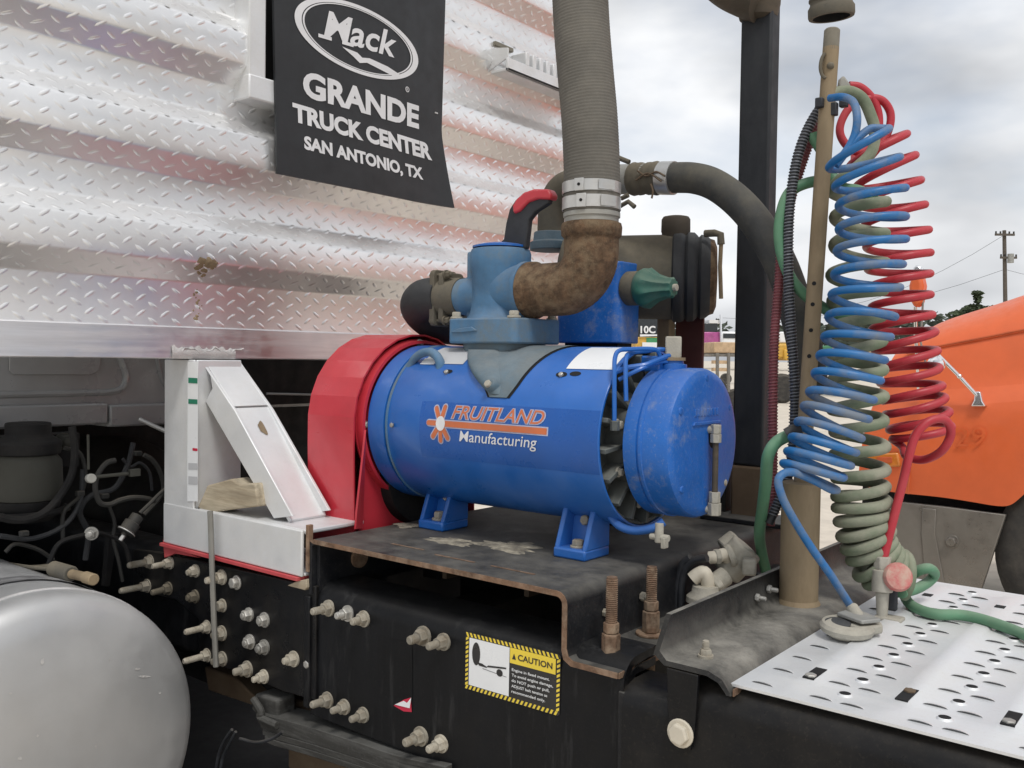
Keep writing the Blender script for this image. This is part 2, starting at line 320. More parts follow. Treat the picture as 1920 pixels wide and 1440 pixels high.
WORG = {}
def build(name, mb, mats, parent=None, bevel=0.0, smooth=38, segs=2, loc=None, fixn=True):
    """Link the collected shapes as ONE mesh object, in its parent's space."""
    if not isinstance(mats, (list, tuple)): mats = [mats]
    org = Vector(loc) if loc is not None else (WORG[parent.name] if parent is not None else V(0, 0, 0))
    me = bpy.data.meshes.new(name)
    me.from_pydata([tuple(q - org) for q in mb.v], [], mb.f)
    for i_, q in enumerate(mats): me.materials.append(MATS[q])
    if len(mats) > 1: me.polygons.foreach_set('material_index', mb.m)
    if fixn:
        bm = bmesh.new(); bm.from_mesh(me); bmesh.ops.recalc_face_normals(bm, faces=bm.faces); bm.to_mesh(me); bm.free()
    if smooth:
        me.polygons.foreach_set('use_smooth', [True] * len(me.polygons)); me.set_sharp_from_angle(angle=R(smooth))
    me.update()
    o = bpy.data.objects.new(name, me); COL.objects.link(o)
    if bevel:
        bv = o.modifiers.new('bevel', 'BEVEL'); bv.width = bevel; bv.segments = segs; bv.limit_method = 'ANGLE'; bv.angle_limit = R(40); bv.harden_normals = False
    if parent is not None:
        o.parent = parent
        if loc is not None: o.location = org - WORG[parent.name]
    else: o.location = org
    WORG[o.name] = org
    return o

def tag(o, label=None, cat=None, group=None, kind=None):
    if label: o['label'] = label
    if cat: o['category'] = cat
    if group: o['group'] = group
    if kind: o['kind'] = kind
    return o
def thing(name, label, cat, loc, group=None):
    o = bpy.data.objects.new(name, None); COL.objects.link(o); o.location = Vector(loc); o.empty_display_size = 0.05
    WORG[o.name] = Vector(loc); return tag(o, label, cat, group)

def spline(pts, n=10, closed=False):
    """Catmull-Rom through points."""
    P = [Vector(q) for q in pts]; out = []
    for i in range(len(P) - 1):
        p0 = P[i - 1] if i > 0 else P[0] * 2 - P[1]; p1, p2 = P[i], P[i + 1]
        p3 = P[i + 2] if i + 2 < len(P) else P[-1] * 2 - P[-2]
        for k in range(n):
            t = k / n
            out.append(0.5 * ((2 * p1) + (p2 - p0) * t + (2 * p0 - 5 * p1 + 4 * p2 - p3) * t * t + (3 * p1 - p0 - 3 * p2 + p3) * t ** 3))
    out.append(P[-1]); return out

def resample(pts, step):
    out = [pts[0]]; acc = 0.0; last = pts[0]
    for q in pts[1:]:
        d = (q - last).length
        while acc + d >= step:
            f = (step - acc) / d; last = last.lerp(q, f); out.append(last.copy()); d = (q - last).length; acc = 0.0
        acc += d; last = q
    return out

def coil(cent, r, turns, ph0=0.0, nper=22, wob=0.0):
    """Helix of the given number of turns round a centre line; cent = list of points."""
    cl = resample(spline(cent, 12), 0.002); N = int(turns * nper); rgt = V(CAM_AX[0][0], CAM_AX[1][0], 0).normalized(); out = []
    for k in range(N + 1):
        f = k / N * (len(cl) - 1); i = min(int(f), len(cl) - 2); c = cl[i].lerp(cl[i + 1], f - i)
        lo, hi = max(0, i - 8), min(len(cl) - 1, i + 8); ax = (cl[hi] - cl[lo]).normalized()
        u = (rgt - ax * rgt.dot(ax)).normalized(); v = ax.cross(u)
        rr = r(k / N) if callable(r) else r
        rr *= 1 + wob * math.sin(k * 0.37) * math.cos(k * 0.11)
        th = ph0 + 2 * math.pi * k / nper
        out.append(c + (u * math.cos(th) + v * math.sin(th)) * rr)
    return out

def coil_turns(cent, r, ph0=0.0, nper=24, jit=0.0):
    """Helix with one turn per given centre, so that the pitch follows the hanging hose."""
    P = [Vector(q) for q in cent]; P = [P[0] * 2 - P[1]] + P + [P[-1] * 2 - P[-2]]; rgt = V(CAM_AX[0][0], CAM_AX[1][0], 0).normalized(); out = []
    rj = random.Random(len(cent)); js = [rj.uniform(-jit, jit) for _ in range(len(cent) + 2)]; tj = [rj.uniform(-jit, jit) * 2.2 for _ in range(len(cent) + 2)]
    def c_at(f):
        i = min(int(f), len(P) - 4); t = f - i; p0, p1, p2, p3 = P[i:i + 4]
        return 0.5 * ((2 * p1) + (p2 - p0) * t + (2 * p0 - 5 * p1 + 4 * p2 - p3) * t * t + (3 * p1 - p0 - 3 * p2 + p3) * t ** 3)
    n = len(cent) - 1
    for k in range(n * nper + 1):
        f = k / nper; c = c_at(f); ax = (c_at(min(f + .6, n)) - c_at(max(f - .6, 0))).normalized()
        i = min(int(f), n); t = f - i; w = js[i] * (1 - t) + js[i + 1] * t; w2 = tj[i] * (1 - t) + tj[i + 1] * t
        u = (rgt - ax * rgt.dot(ax)).normalized(); v = ax.cross(u); rr = (r(f / n) if callable(r) else r) * (1 + w); th = ph0 + 2 * math.pi * f
        out.append(c + (u * math.cos(th) + v * math.sin(th)) * rr + ax * (rr * w2 * math.cos(th)))
    return out

def text_geo(body, size=1.0, shear=0.0, bold=0.0, align='LEFT', space=1.0):
    cu = bpy.data.curves.new('lettering', 'FONT'); cu.body = body; cu.size = size; cu.shear = shear; cu.offset = bold; cu.align_x = align
    cu.space_character = space; cu.resolution_u = 4; cu.fill_mode = 'FRONT'
    ob = bpy.data.objects.new('lettering', cu); COL.objects.link(ob)
    dg = bpy.context.evaluated_depsgraph_get(); me = bpy.data.meshes.new_from_object(ob.evaluated_get(dg))
    vs = [(q.co.x, q.co.y) for q in me.vertices]; fs = [tuple(p.vertices) for p in me.polygons]
    bpy.data.objects.remove(ob); bpy.data.curves.remove(cu); bpy.data.meshes.remove(me)
    return vs, fs
def fit_text(body, x0, x1, y0, y1, shear=0.0, bold=0.0, space=1.0, caps=None):
    """Lettering stretched into the rectangle; caps = the string whose height fills y0..y1 (default: the body)."""
    vs, fs = text_geo(body, 1.0, shear, bold, space=space)
    ref = text_geo(caps, 1.0, shear, bold)[0] if caps else vs
    ax, bx = min(q[0] for q in vs), max(q[0] for q in vs); ay, by = min(q[1] for q in ref), max(q[1] for q in ref)
    return [(x0 + (q[0] - ax) / (bx - ax) * (x1 - x0), y0 + (q[1] - ay) / (by - ay) * (y1 - y0)) for q in vs], fs

BOLT_ME = {}
def bolt(parent, p, d, r=0.017, stud=0.02, washer=True, mat_='dusty_bolt', name='bolt', roll=None, nut=1.0):
    """Nut with washer and stud end on a face: p on the face, d outwards. Alike bolts share one mesh."""
    key = (round(r, 4), round(stud, 4), washer, mat_, name, nut)
    if key not in BOLT_ME:
        mb = MB(); h = 0.0
        if washer: mb.cyl((0, 0, -0.001), (0, 0, 0.004), r * 1.28, 20); h = 0.004
        mb.lathe((0, 0, h - 0.0005), (0, 0, 1), [(0, r), (r * 0.85 * nut, r), (r * 1.05 * nut, r * 0.86)], 6); h += r * 1.05 * nut
        if stud > 0:
            tp_ = [(0, r * .54)]; q_ = .0008
            while q_ + .0022 < stud * .9: tp_ += [(q_, r * .50), (q_ + .0010, r * .60), (q_ + .0018, r * .50)]; q_ += .0022
            mb.lathe((0, 0, h - 0.001), (0, 0, 1), tp_ + [(max(stud * .93, q_), r * .54), (max(stud, q_ + .0008), r * .40)], 12)
        o = build(name, mb, mat_, parent, bevel=0.0015, smooth=35, loc=V(0, 0, 0)); BOLT_ME[key] = o
        src = o
    else:
        src = BOLT_ME[key]; o = src.copy(); COL.objects.link(o); o.parent = parent
    o.location = Vector(p) - WORG[parent.name]
    q = Vector(d).to_track_quat('Z', 'Y')
    from mathutils import Quaternion
    o.rotation_mode = 'QUATERNION'; o.rotation_quaternion = q @ Quaternion((0, 0, 1), random.uniform(0, 6.28) if roll is None else roll)
    k_ = random.uniform(.92, 1.1); o.scale = (k_, k_, random.uniform(.88, 1.15))
    WORG[o.name] = Vector(p)
    return o
# ------------------------------------------------------------------ ground
g = MB(); g.add([(-900, -300, 0), (400, -300, 0), (400, 1600, 0), (-900, 1600, 0)], [(0, 1, 2, 3)])
tag(build('ground', g, 'caliche', smooth=0), kind='structure')

# ------------------------------------------------------------------ chassis frame
YF, YR = 1.222, 2.075            # outer faces of the two side rails
fr = thing('truck_chassis', 'black truck chassis frame with bolted side plates under the blue pump', 'truck frame', (-1.2, YF, 0.8))
def channel(y, s, x0, x1, z0, z1, t=0.012, fl=0.085, r=0.026):
    """C section, web on the outside (s=+1 near rail opens towards +Y)."""
    o = [(0, z0 + r)] + [(r - r * math.cos(a), z0 + r - r * math.sin(a)) for a in (0.5, 1.0, 1.57)] + [(fl, z0), (fl, z0 + t), (t + 0.012, z0 + t), (t, z0 + t + .012),
         (t, z1 - t - .012), (t + 0.012, z1 - t), (fl, z1 - t), (fl, z1)] + [(r - r * math.cos(a), z1 - r + r * math.sin(a)) for a in (1.57, 1.0, 0.5)] + [(0, z1 - r)]
    return MB().prism([(y + s * a, b) for a, b in o], 'X', x0, x1)
build('side_rail', channel(YF - 0.010, 1, -0.748, -0.632, 0.80, 1.046, r=0.036), 'smooth_black', fr, smooth=50)
build('side_rail', channel(YF - 0.012, 1, -0.632, 1.2, 0.80, 1.079, r=0.040), 'smooth_black', fr, smooth=50)
build('side_rail', channel(YR, -1, -4.6, 1.2, 0.80, 1.078), 'black_frame', fr, smooth=50)
build('side_rail', channel(YF + 0.014, 1, -4.6, -0.752, 0.81, 1.06), 'black_frame', fr, smooth=50)
# thick reinforcing plate with rolled top edge, right half, and the smooth plate in front of it to the left
pl = MB(); rr = 0.040
prof = [(YF, 0.800), (YF, 1.078 - rr)] + [(YF + rr - rr * math.cos(a), 1.078 - rr + rr * math.sin(a)) for a in (0.35, 0.7, 1.05, 1.4)] + [(YF + 0.10, 1.080), (YF + 0.10, 1.068), (YF + 0.026, 1.062), (YF + 0.011, 1.03), (YF + 0.011, 0.800)]
pl.prism(prof, 'X', -1.512, -0.752)
build('doubler_plate', pl, 'black_frame', fr, smooth=50)
lp = [at(x, y, Y=YF - 0.006) for x, y in ((592, 1100), (592, 1314), (530, 1296), (498, 1282), (470, 1268), (420, 1252), (385, 1245), (372, 1225), (372, 1160), (330, 1125), (250, 1105), (250, 1030), (300, 1036))]
build('splice_plate', MB().slab(lp, (0, 0.012, 0)), 'smooth_black', fr, bevel=0.002)
build('splice_plate', MB().box((-1.523, YF - 0.012, 0.815), (-1.505, YF + 0.002, 1.05)), 'black_frame', fr, bevel=0.003)
for x in (-1.85, -1.28, -0.90, 0.3):
    build('crossmember', MB().box((x - 0.05, YF + 0.03, 0.82), (x + 0.05, YR - 0.02, 1.03)), 'grimy_black', fr, bevel=0.004)
# gusset at the plate's right end
build('end_angle', MB().box((-0.760, YF - 0.003, 0.80), (-0.748, YF + 0.004, 1.030)), 'mount_black', fr, bevel=0.002)
build('rail_dark_sheet', MB().box((-4.4, YF + 0.12, 0.70), (-0.78, YF + 0.14, 1.02)), 'dark_void', fr)  # added near-black sheet that darkens the view between the rails
# bolts of the left plate: (px, py, stud, kind)
lb = [(320, 1055, .03, 0), (368, 1070, .008, 0), (417, 1082, .03, 0), (445, 1092, 0, 1), (317, 1103, .035, 0), (367, 1118, .006, 0), (418, 1135, 0, 0), (468, 1152, 0.004, 1), (497, 1162, .004, 1),
      (417, 1187, .012, 0), (470, 1203, .004, 1), (497, 1213, .006, 1), (418, 1235, .012, 0), (552, 1235, .01, 0), (465, 1254, .016, 0), (496, 1268, .014, 0)]
for px, py, st, k in lb:
    p = at(px, py, Y=YF - 0.006); bolt(fr, p, (random.uniform(-.05, .05), -1, random.uniform(-.05, .05)), 0.0125 if k else 0.0132, st, True, 'zinc_bolt' if k else ('dusty_clay' if (px, py) in ((368, 1118), (317, 1103), (367, 1118)) else 'dusty_bolt'))
for px, py in ((390, 1175), (390, 1228), (283, 1053), (278, 1098)):
    p = at(px, py, Y=YF - 0.004); bolt(fr, p, (0, -1, 0), 0.0135, 0.05, True, 'dusty_bolt')
for px, py, st in ((617, 1140, .03), (653, 1150, .018), (683, 1160, .02), (795, 1192, .02), (833, 1203, .022), (615, 1312, .028), (647, 1325, .02), (682, 1340, .02), (790, 1380, .024), (828, 1394, .022)):
    p = at(px, py, Y=YF); bolt(fr, p, (random.uniform(-.05, .05), -1, random.uniform(-.05, .05)), 0.0133, st, True, 'dusty_bolt' if st != .018 else 'zinc_bolt')
bolt(fr, at(578, 1245, Y=YF - .006), (0, -1, 0), 0.008, 0.0, False, 'zinc_bolt')
# torn sticker scrap on the plate
sc = at(752, 1322, Y=YF - 0.0012)
build('torn_sticker', MB().add([at(x, y, Y=YF - 0.0015) for x, y in ((738, 1323), (757, 1312), (770, 1308), (772, 1335), (757, 1334))], [(0, 1, 2, 3, 4)]), 'sticker_red', fr, smooth=0)
build('torn_sticker', MB().add([at(x, y, Y=YF - 0.0026) for x, y in ((740, 1321), (757, 1314), (763, 1318), (771, 1308), (768, 1328))], [(0, 1, 2, 3, 4)]), 'sticker_white', fr, smooth=0)
build('sticker_stain', MB().add([at(x, y, Y=YF - 0.0008) for x, y in ((708, 1192), (773, 1205), (773, 1310), (708, 1300))], [(0, 1, 2, 3)]), 'black_frame', fr, smooth=0)

# caution label: flat print on the plate
O_ = at(874, 1184, Y=YF - 0.001); A_ = at(1052, 1228, Y=YF - 0.001); B_ = at(872, 1290, Y=YF - 0.001)
LW = (A_ - O_).length; eu = (A_ - O_) / LW; LH = (B_ - O_).length; ev = (O_ - B_) / LH
def lab(u, v, k): return O_ + eu * (u * LW) - ev * ((1 - v) * LH) + V(0, -0.0006 * k, 0)
lbl = build('caution_label', MB().slab([lab(u, v, 0) for u, v in ((0.02, 0), (0.98, 0), (1, 0.03), (1, .97), (.98, 1), (.02, 1), (0, .97), (0, .03))], (0, -0.0006, 0)), 'sticker_black', fr, smooth=0)
hz = MB(); bw, bh = 0.045, 0.075
for i in range(23):
    u0 = i / 23 * 0.985; w = 0.024
    hz.add([lab(u0 + .002, 0.004, 1.6), lab(u0 + w, 0.004, 1.6), lab(min(u0 + w + .018, .998), bh, 1.6), lab(u0 + .020, bh, 1.6)], [(0, 1, 2, 3)])
    hz.add([lab(u0 + .020, 1 - bh, 1.6), lab(min(u0 + w + .018, .998), 1 - bh, 1.6), lab(u0 + w, .996, 1.6), lab(u0 + .002, .996, 1.6)], [(0, 1, 2, 3)])
for i in range(11):
    v0 = 0.06 + i / 11 * 0.87; w = 0.045
    for a, b in ((0.004, bw * .75), (1 - bw * .75, .996)):
        hz.add([lab(a, v0, 1.6), lab(b, v0 + .035, 1.6), lab(b, v0 + .035 + w, 1.6), lab(a, v0 + w, 1.6)], [(0, 1, 2, 3)])
build('hazard_stripes', hz, 'sticker_yellow', lbl, smooth=0)
build('picture_field', MB().add([lab(u, v, 2.2) for u, v in ((.045, .085), (.485, .085), (.485, .915), (.045, .915))], [(0, 1, 2, 3)]), 'sticker_white', lbl, smooth=0)
build('title_field', MB().add([lab(u, v, 2.2) for u, v in ((.49, .66), (.955, .66), (.955, .92), (.49, .92))], [(0, 1, 2, 3)]), 'sticker_yellow', lbl, smooth=0)
pc = MB()
def ell(cx, cy, rx, ry, k, n=24): pc.add([lab(cx + rx * math.cos(2 * math.pi * i / n), cy + ry * math.sin(2 * math.pi * i / n), k) for i in range(n)], [tuple(range(n))])
ell(.125, .66, .045, .20, 3); ell(.385, .44, .034, .062, 3)
pc.add([lab(u, v, 3.1) for u, v in ((.14, .52), (.16, .47), (.245, .465), (.245, .485), (.19, .52))], [tuple(range(5))])
pc.add([lab(u, v, 3.1) for u, v in ((.24, .478), (.455, .535), (.455, .56), (.42, .555), (.26, .515))], [tuple(range(5))])
pc.add([lab(u, v, 3.1) for u, v in ((.20, .44), (.46, .405), (.46, .398), (.20, .432))], [tuple(range(4))])
pc.add([lab(u, v, 3.1) for u, v in ((.515, .735), (.555, .735), (.535, .835))], [(0, 1, 2)])
vs, fs = fit_text('CAUTION', .575, .925, .735, .84, bold=0.02); pc.add([lab(u, v, 3.1) for u, v in vs], fs)
build('black_print', pc, 'sticker_black', lbl, smooth=0)
wp = MB()
for i, (t_, w) in enumerate((('Engine in fixed mount.', .90), ('To avoid engine damage,', .935), ('do NOT push or pull,', .90), ('ADJUST belt tension as', .88), ('recommended only.', .86))):
    v0 = .535 - i * .092
    vs, fs = fit_text(t_, .515, w, v0, v0 + .048, bold=0.012, caps='Ed'); wp.add([lab(u, v, 3.1) for u, v in vs], fs)
build('white_print', wp, 'sticker_white', lbl, smooth=0)

# ------------------------------------------------------------------ rear deck plate (perforated aluminium)
ZD = 1.086
dk = thing('deck_plate', 'white perforated aluminium walkway plate lying across the rear of the chassis', 'deck plate', (-0.2, 1.64, ZD))
X0, X1, Y0, Y1 = -0.583, 0.62, 1.222, 2.085
sec = [(X0, 0.0)]
ridges = [-0.49 + 0.1295 * i for i in range(9)]
for rx in ridges: sec += [(rx - 0.018, 0.0), (rx - 0.012, 0.0045), (rx + 0.012, 0.0045), (rx + 0.018, 0.0)]
sec += [(X1, 0.0)]
ys = [Y0, Y0 + 0.07, Y0 + 0.085, Y1 - 0.06, Y1 - 0.045, Y1]
hs = [0, 0, 1, 1, 0, 0]
sh = MB(); rows = [[V(x, y, ZD + z * h) for x, z in sec] for y, h in zip(ys, hs)]
n_ = len(sec)
sh.rings(rows, cap=False, closed=False)
sh.rings([[q - V(0, 0, 0.004) for q in r_] for r_ in rows], cap=False, closed=False)
ed = [(X0, Y0), (X1, Y0), (X1, Y1), (X0, Y1)]
for i in range(4):
    (a, b), (c, d) = ed[i], ed[(i + 1) % 4]
    sh.add([(a, b, ZD), (c, d, ZD), (c, d, ZD - .004), (a, b, ZD - .004)], [(0, 1, 2, 3)])
build('sheet', sh, 'deck_aluminium', dk, smooth=30)
# louvres: half domes pressed up, mouths closed by dark faces that stand for shade; small pressed holes between them
def louvre(mb, x, y, a=0.0165, b=0.012, h=0.0036):
    n = 8; rows = []
    for j in range(4):
        ph = j / 3 * math.pi / 2
        rows.append([V(x - a * math.cos(math.pi * i / n), y + 0.0005 + b * math.sin(ph) * math.sin(math.pi * i / n), ZD - 0.0005 + h * math.cos(ph) * math.sin(math.pi * i / n)) for i in range(n + 1)])
    mb.rings(rows, cap=False, closed=False, mi=0)
    mb.add([V(x - a * .93 * math.cos(math.pi * i / n), y + 0.002, ZD + 0.0002 + h * .82 * math.sin(math.pi * i / n)) for i in range(n + 1)], [tuple(range(n + 1))], 1)
lv = MB(); hl = MB(); k = 0
for i in range(-1, 8):
    xm = -0.43 + 0.1295 * i
    for j in range(11):
        y = 1.246 + 0.0745 * j
        for dx in ((-0.021, 0.0215) if i >= 0 else (0.024,)):
            if y < Y1 - 0.05: louvre(lv, xm + dx, y)
        if i >= 0 and y + .037 < Y1 - .05:
            x_, y_ = xm, y + 0.038
            hl.lathe((x_, y_, ZD - 0.0005), (0, 0, 1), [(0, 0.0115), (0.0032, 0.008)], 14, 0, cap=False)
            hl.lathe((x_, y_, ZD + 0.0016), (0, 0, 1), [(0, 0.0085), (0.0006, 0.0085)], 14, 1)
            k += 1
tag(build('louvres', lv, ['deck_aluminium', 'louvre_shade'], dk, smooth=60), kind='stuff')
tag(build('pressed_holes', hl, ['deck_aluminium', 'dark_void'], dk, smooth=30), kind='stuff')
for i, rx in enumerate(ridges):
    for yy in ((1.325, 1.93) if i < 5 else (1.325,)):
        sl = build('slot', MB().box((rx - 0.0085, yy - (.022 if yy < 1.5 else .008), ZD + 0.0030), (rx + 0.0085, yy + (.032 if yy < 1.5 else .012), ZD + 0.0056)), 'dark_void', dk)
        if yy < 1.5: build('slot_bolt', MB().hexa((rx, yy - (.012 if i != 1 else -.018), ZD + .004), (rx, yy - (.012 if i != 1 else -.018), ZD + .0085), 0.0085), 'zinc_bolt' if i != 1 else 'brown_beam', dk, bevel=.001)

# ------------------------------------------------------------------ bracket channel carrying the hose pole
bk = thing('pole_bracket', 'black steel channel across the frame holding the tan hose pole', 'bracket', (-0.63, 1.65, 1.09))
zb = 1.098
cs = [(-0.692, zb + 0.062), (-0.683, zb + 0.062), (-0.680, zb + 0.016), (-0.668, zb + 0.004), (-0.600, zb + 0.004), (-0.578, zb - 0.004), (-0.566, zb - 0.020), (-0.564, zb - 0.025), (-0.571, zb - 0.025), (-0.573, zb - 0.022), (-0.584, zb - 0.010), (-0.602, zb - 0.004), (-0.672, zb - 0.004), (-0.690, zb + 0.010)]
ch = MB(); a = [V(x, 1.205, z) for x, z in cs]; a[0] = V(-0.692, 1.245, zb + .062); a[1] = V(-0.683, 1.245, zb + .062)
ch.rings([a, [V(x, 1.262, z) for x, z in cs], [V(x, 2.10, z) for x, z in cs]])
build('channel', ch, 'bracket_black', bk, smooth=50)
build('rusty_lip', MB().box((-0.5635, 1.21, zb - 0.026), (-0.5615, 2.09, zb - 0.016)), 'rust_edge', bk)
p = at(1288, 1367, Y=YF + 0.0)
build('strap', MB().slab([(p.x - .026, YF - .019, 1.092), (p.x + .026, YF - .019, 1.092), (p.x + .022, YF - .019, p.z + .01), (p.x + .016, YF - .019, p.z - .022), (p.x - .016, YF - .019, p.z - .022), (p.x - .022, YF - .019, p.z + .01)], (0, .008, 0)), 'smooth_black', bk, bevel=.0015)
bolt(bk, (p.x, YF - 0.019, p.z), (0, -1, 0), 0.0165, 0, True, 'cream_plastic', roll=.3, nut=.6)
bolt(bk, at(1323, 1232, Z=zb + .004), (0, 0, 1), 0.0095, 0.014, True, 'dusty_bolt')
for px, py in ((1418, 1120), (1440, 1104)): bolt(bk, at(px, py, X=-0.679), (1, 0, 0), 0.0075, 0.014, False, 'zinc_bolt', name='small_bolt')

# ------------------------------------------------------------------ pump mount (bent plate)
ZP = 1.17
pm = thing('pump_mount', 'black bent steel mounting plate with rusty cut edges carrying the blue pump', 'mounting plate', (-1.18, 1.6, ZP))
t = 0.009; YB = 2.12
def bent(off):
    xo = [(-1.508 - off * 0, 1.05)]
    return xo
outer = [(-1.510, 1.055), (-1.510, ZP - 0.014), (-1.506, ZP - 0.004), (-1.496, ZP)] + [(-0.876 + 0.021 * math.sin(a), ZP - 0.021 + 0.021 * math.cos(a)) for a in (0, .4, .8, 1.2, 1.57)] + [(-0.855, 1.078), (-0.851, 1.066), (-0.842, 1.061), (-0.757, 1.061)]
inner = [(-0.757, 1.061 - t), (-0.846, 1.061 - t), (-0.860, 1.060), (-0.864, 1.074)] + [(-0.876 + 0.012 * math.sin(a), ZP - 0.021 + 0.012 * math.cos(a)) for a in (1.57, 1.2, .8, .4, 0)] + [(-1.494, ZP - t), (-1.501, ZP - t - .006), (-1.501, 1.055)]
pmb = MB().prism(outer + inner, 'X' if False else 'Y', 1.213, YB)
build('top_plate', pmb, 'mount_black', pm, smooth=40)
# torch-cut front edge, a hair proud of the plate
edge = outer + inner
e1 = MB(); n_ = len(outer)
for i in range(n_ - 1):
    q = [outer[i], outer[i + 1], inner[len(inner) - 2 - i] if len(inner) - 2 - i >= 0 else inner[0], inner[len(inner) - 1 - i]]
    if i >= 2: e1.add([V(x, 1.2105, z) for x, z in q] + [V(x, 1.2135, z) for x, z in q], [(0, 1, 2, 3), (4, 7, 6, 5), (0, 4, 5, 1), (1, 5, 6, 2), (2, 6, 7, 3), (3, 7, 4, 0)])
build('cut_edge', e1, 'rust_edge', pm, smooth=0)
build('flange_edge', MB().box((-0.7575, 1.214, 1.0515), (-0.7545, 2.0, 1.0605)), 'rust_edge', pm)
build('corner_tab', MB().box((-1.5165, 1.209, 1.10), (-1.508, 1.222, 1.198)), 'rust_edge', pm, bevel=.001)
build('end_leg', MB().box((-1.499, 1.225, 1.06), (-1.490, YB - .05, ZP - t - .001)), 'mount_black', pm)
build('hole_boss', MB().cyl((-1.489, 1.33, 1.115), (-1.483, 1.33, 1.115), .022, 18), 'rust_edge', pm)
for x in (-1.32, -1.10): build('web_plate', MB().box((x - .006, 1.42, 1.08), (x + .006, YB - .1, ZP - t - .001)), 'brown_beam', pm)
build('inner_angle', MB().box((-1.48, 1.60, 1.07), (-0.88, 1.612, ZP - t - .002)), 'grimy_black', pm)
slots = MB()
for x, y, w in ((-1.02, 1.275, .05), (-1.16, 1.275, .05), (-1.30, 1.29, .045)):
    slots.box((x - w, y - .003, ZP + .0004), (x + w, y + .003, ZP + .0010))
build('rust_streaks', slots, 'stud_rust', pm)
# dried mud on the plate
build('rear_gap_block', MB().box((-1.95, 2.06, ZP + .001), (-.99, 2.115, ZP + .16)), 'grimy_black', pm, bevel=.004)  # added block hiding the bright ground behind the pump
build('inner_dark_sheet', MB().box((-1.49, 1.66, .90), (-.87, 1.67, ZP - t - .003)), 'dark_void', pm)  # added near-black sheet standing for shade under the mounting plate
def mudpatch(cx, cy, rx, ry, h, n=70, sd=0):
    rnd = random.Random(sd); mb = MB(); rings_ = []
    ph = [1 + .22 * math.sin(3 * 6.283 * i / n + sd) + .14 * math.sin(7 * 6.283 * i / n + 2 * sd) + rnd.uniform(-.28, .28) for i in range(n)]
    ph = [(ph[i - 1] + ph[i] * 2 + ph[(i + 1) % n]) / 4 for i in range(n)]
    for k, (f, z) in enumerate(((1, -.0004), (.8, h * .5), (.5, h), (.15, h * .9))):
        rings_.append([V(cx + rx * f * ph[i] * math.cos(2 * math.pi * i / n), cy + ry * f * ph[i] * math.sin(2 * math.pi * i / n), ZP + z + rnd.uniform(-.0004, .0006)) for i in range(n)])
    return mb.rings(rings_)
for px, py, rx, ry, s_ in ((845, 1015, .055, .03, 3), (955, 1025, .07, .05, 4), (765, 985, .03, .03, 5)):
    q = at(px, py, Z=ZP); build('dried_mud', mudpatch(q.x, q.y, rx, ry, .0022, sd=s_), 'dried_mud', pm, smooth=80)
# two clamping studs through the end flange
for px, py, hh in ((1145, 1236, .135), (1220, 1190, .122)):
    q = at(px, py, Z=1.061)
    st = MB(); st.cyl((q.x, q.y, 0.94), (q.x, q.y, 1.061 + hh), .0088, 16)
    k = 0
    while 1.061 + .058 + k * .0034 < 1.061 + hh - .004:
        z = 1.061 + .058 + k * .0034; st.lathe((q.x, q.y, z), (0, 0, 1), [(0, .0089), (.0012, .0101), (.0024, .0089)], 14, cap=False); k += 1
    so = build('clamp_stud', st, 'stud_rust', pm, smooth=50)
    build('washer', MB().cyl((q.x, q.y, 1.0612), (q.x, q.y, 1.066), .027, 24), 'stud_rust', so, bevel=.001)
    build('coupling_nut', MB().hexa((q.x, q.y, 1.066), (q.x, q.y, 1.104), .0158).hexa((q.x, q.y, 1.1045), (q.x, q.y, 1.122), .0135), 'stud_rust', so, bevel=.002)
for px, py in ((1133, 1148), (1203, 1118)): bolt(pm, at(px, py, X=-0.854), (1, 0, 0), .008, .004, False, 'dusty_bolt', name='small_bolt')
# ------------------------------------------------------------------ headache rack: ribbed tread-plate bulkhead behind the cab
XR = -1.95
rk = thing('headache_rack', 'tall ribbed diamond tread aluminium bulkhead on white legs behind the cab', 'headache rack', (XR, 1.645, 1.08))
YL, YW0, YW1, YE = 0.40, 1.372, 1.95, 2.755
ZW = 2.225
prof = [(1.612, 0.0)]
z = 1.716
while z < 2.9:
    prof += [(z - .004, 0.0), (z + .003, .003), (z + .040, .046), (z + .048, .050), (z + .114, .050), (z + .124, .046), (z + .160, .004), (z + .170, 0.0)]
    z += 0.2405
prof.append((3.02, 0.0))
def sheet(y0, y1, z1=9):
    pr = [q for q in prof if q[0] <= z1]
    mb = MB(); mb.rings([[V(XR + x, y, zz) for zz, x in pr] for y in (y0, y1)], cap=False, closed=False)
    mb.rings([[V(XR + x - .003, y, zz) for zz, x in pr] for y in (y0, y1)], cap=False, closed=False); return mb
full = sheet(YL, YW0); full2 = sheet(YW0, YW1, ZW); full3 = sheet(YW1, YE)
for q in (full2, full3): full.add(q.v, q.f)
build('ribbed_sheet', full, 'tread_aluminium', rk, smooth=28)
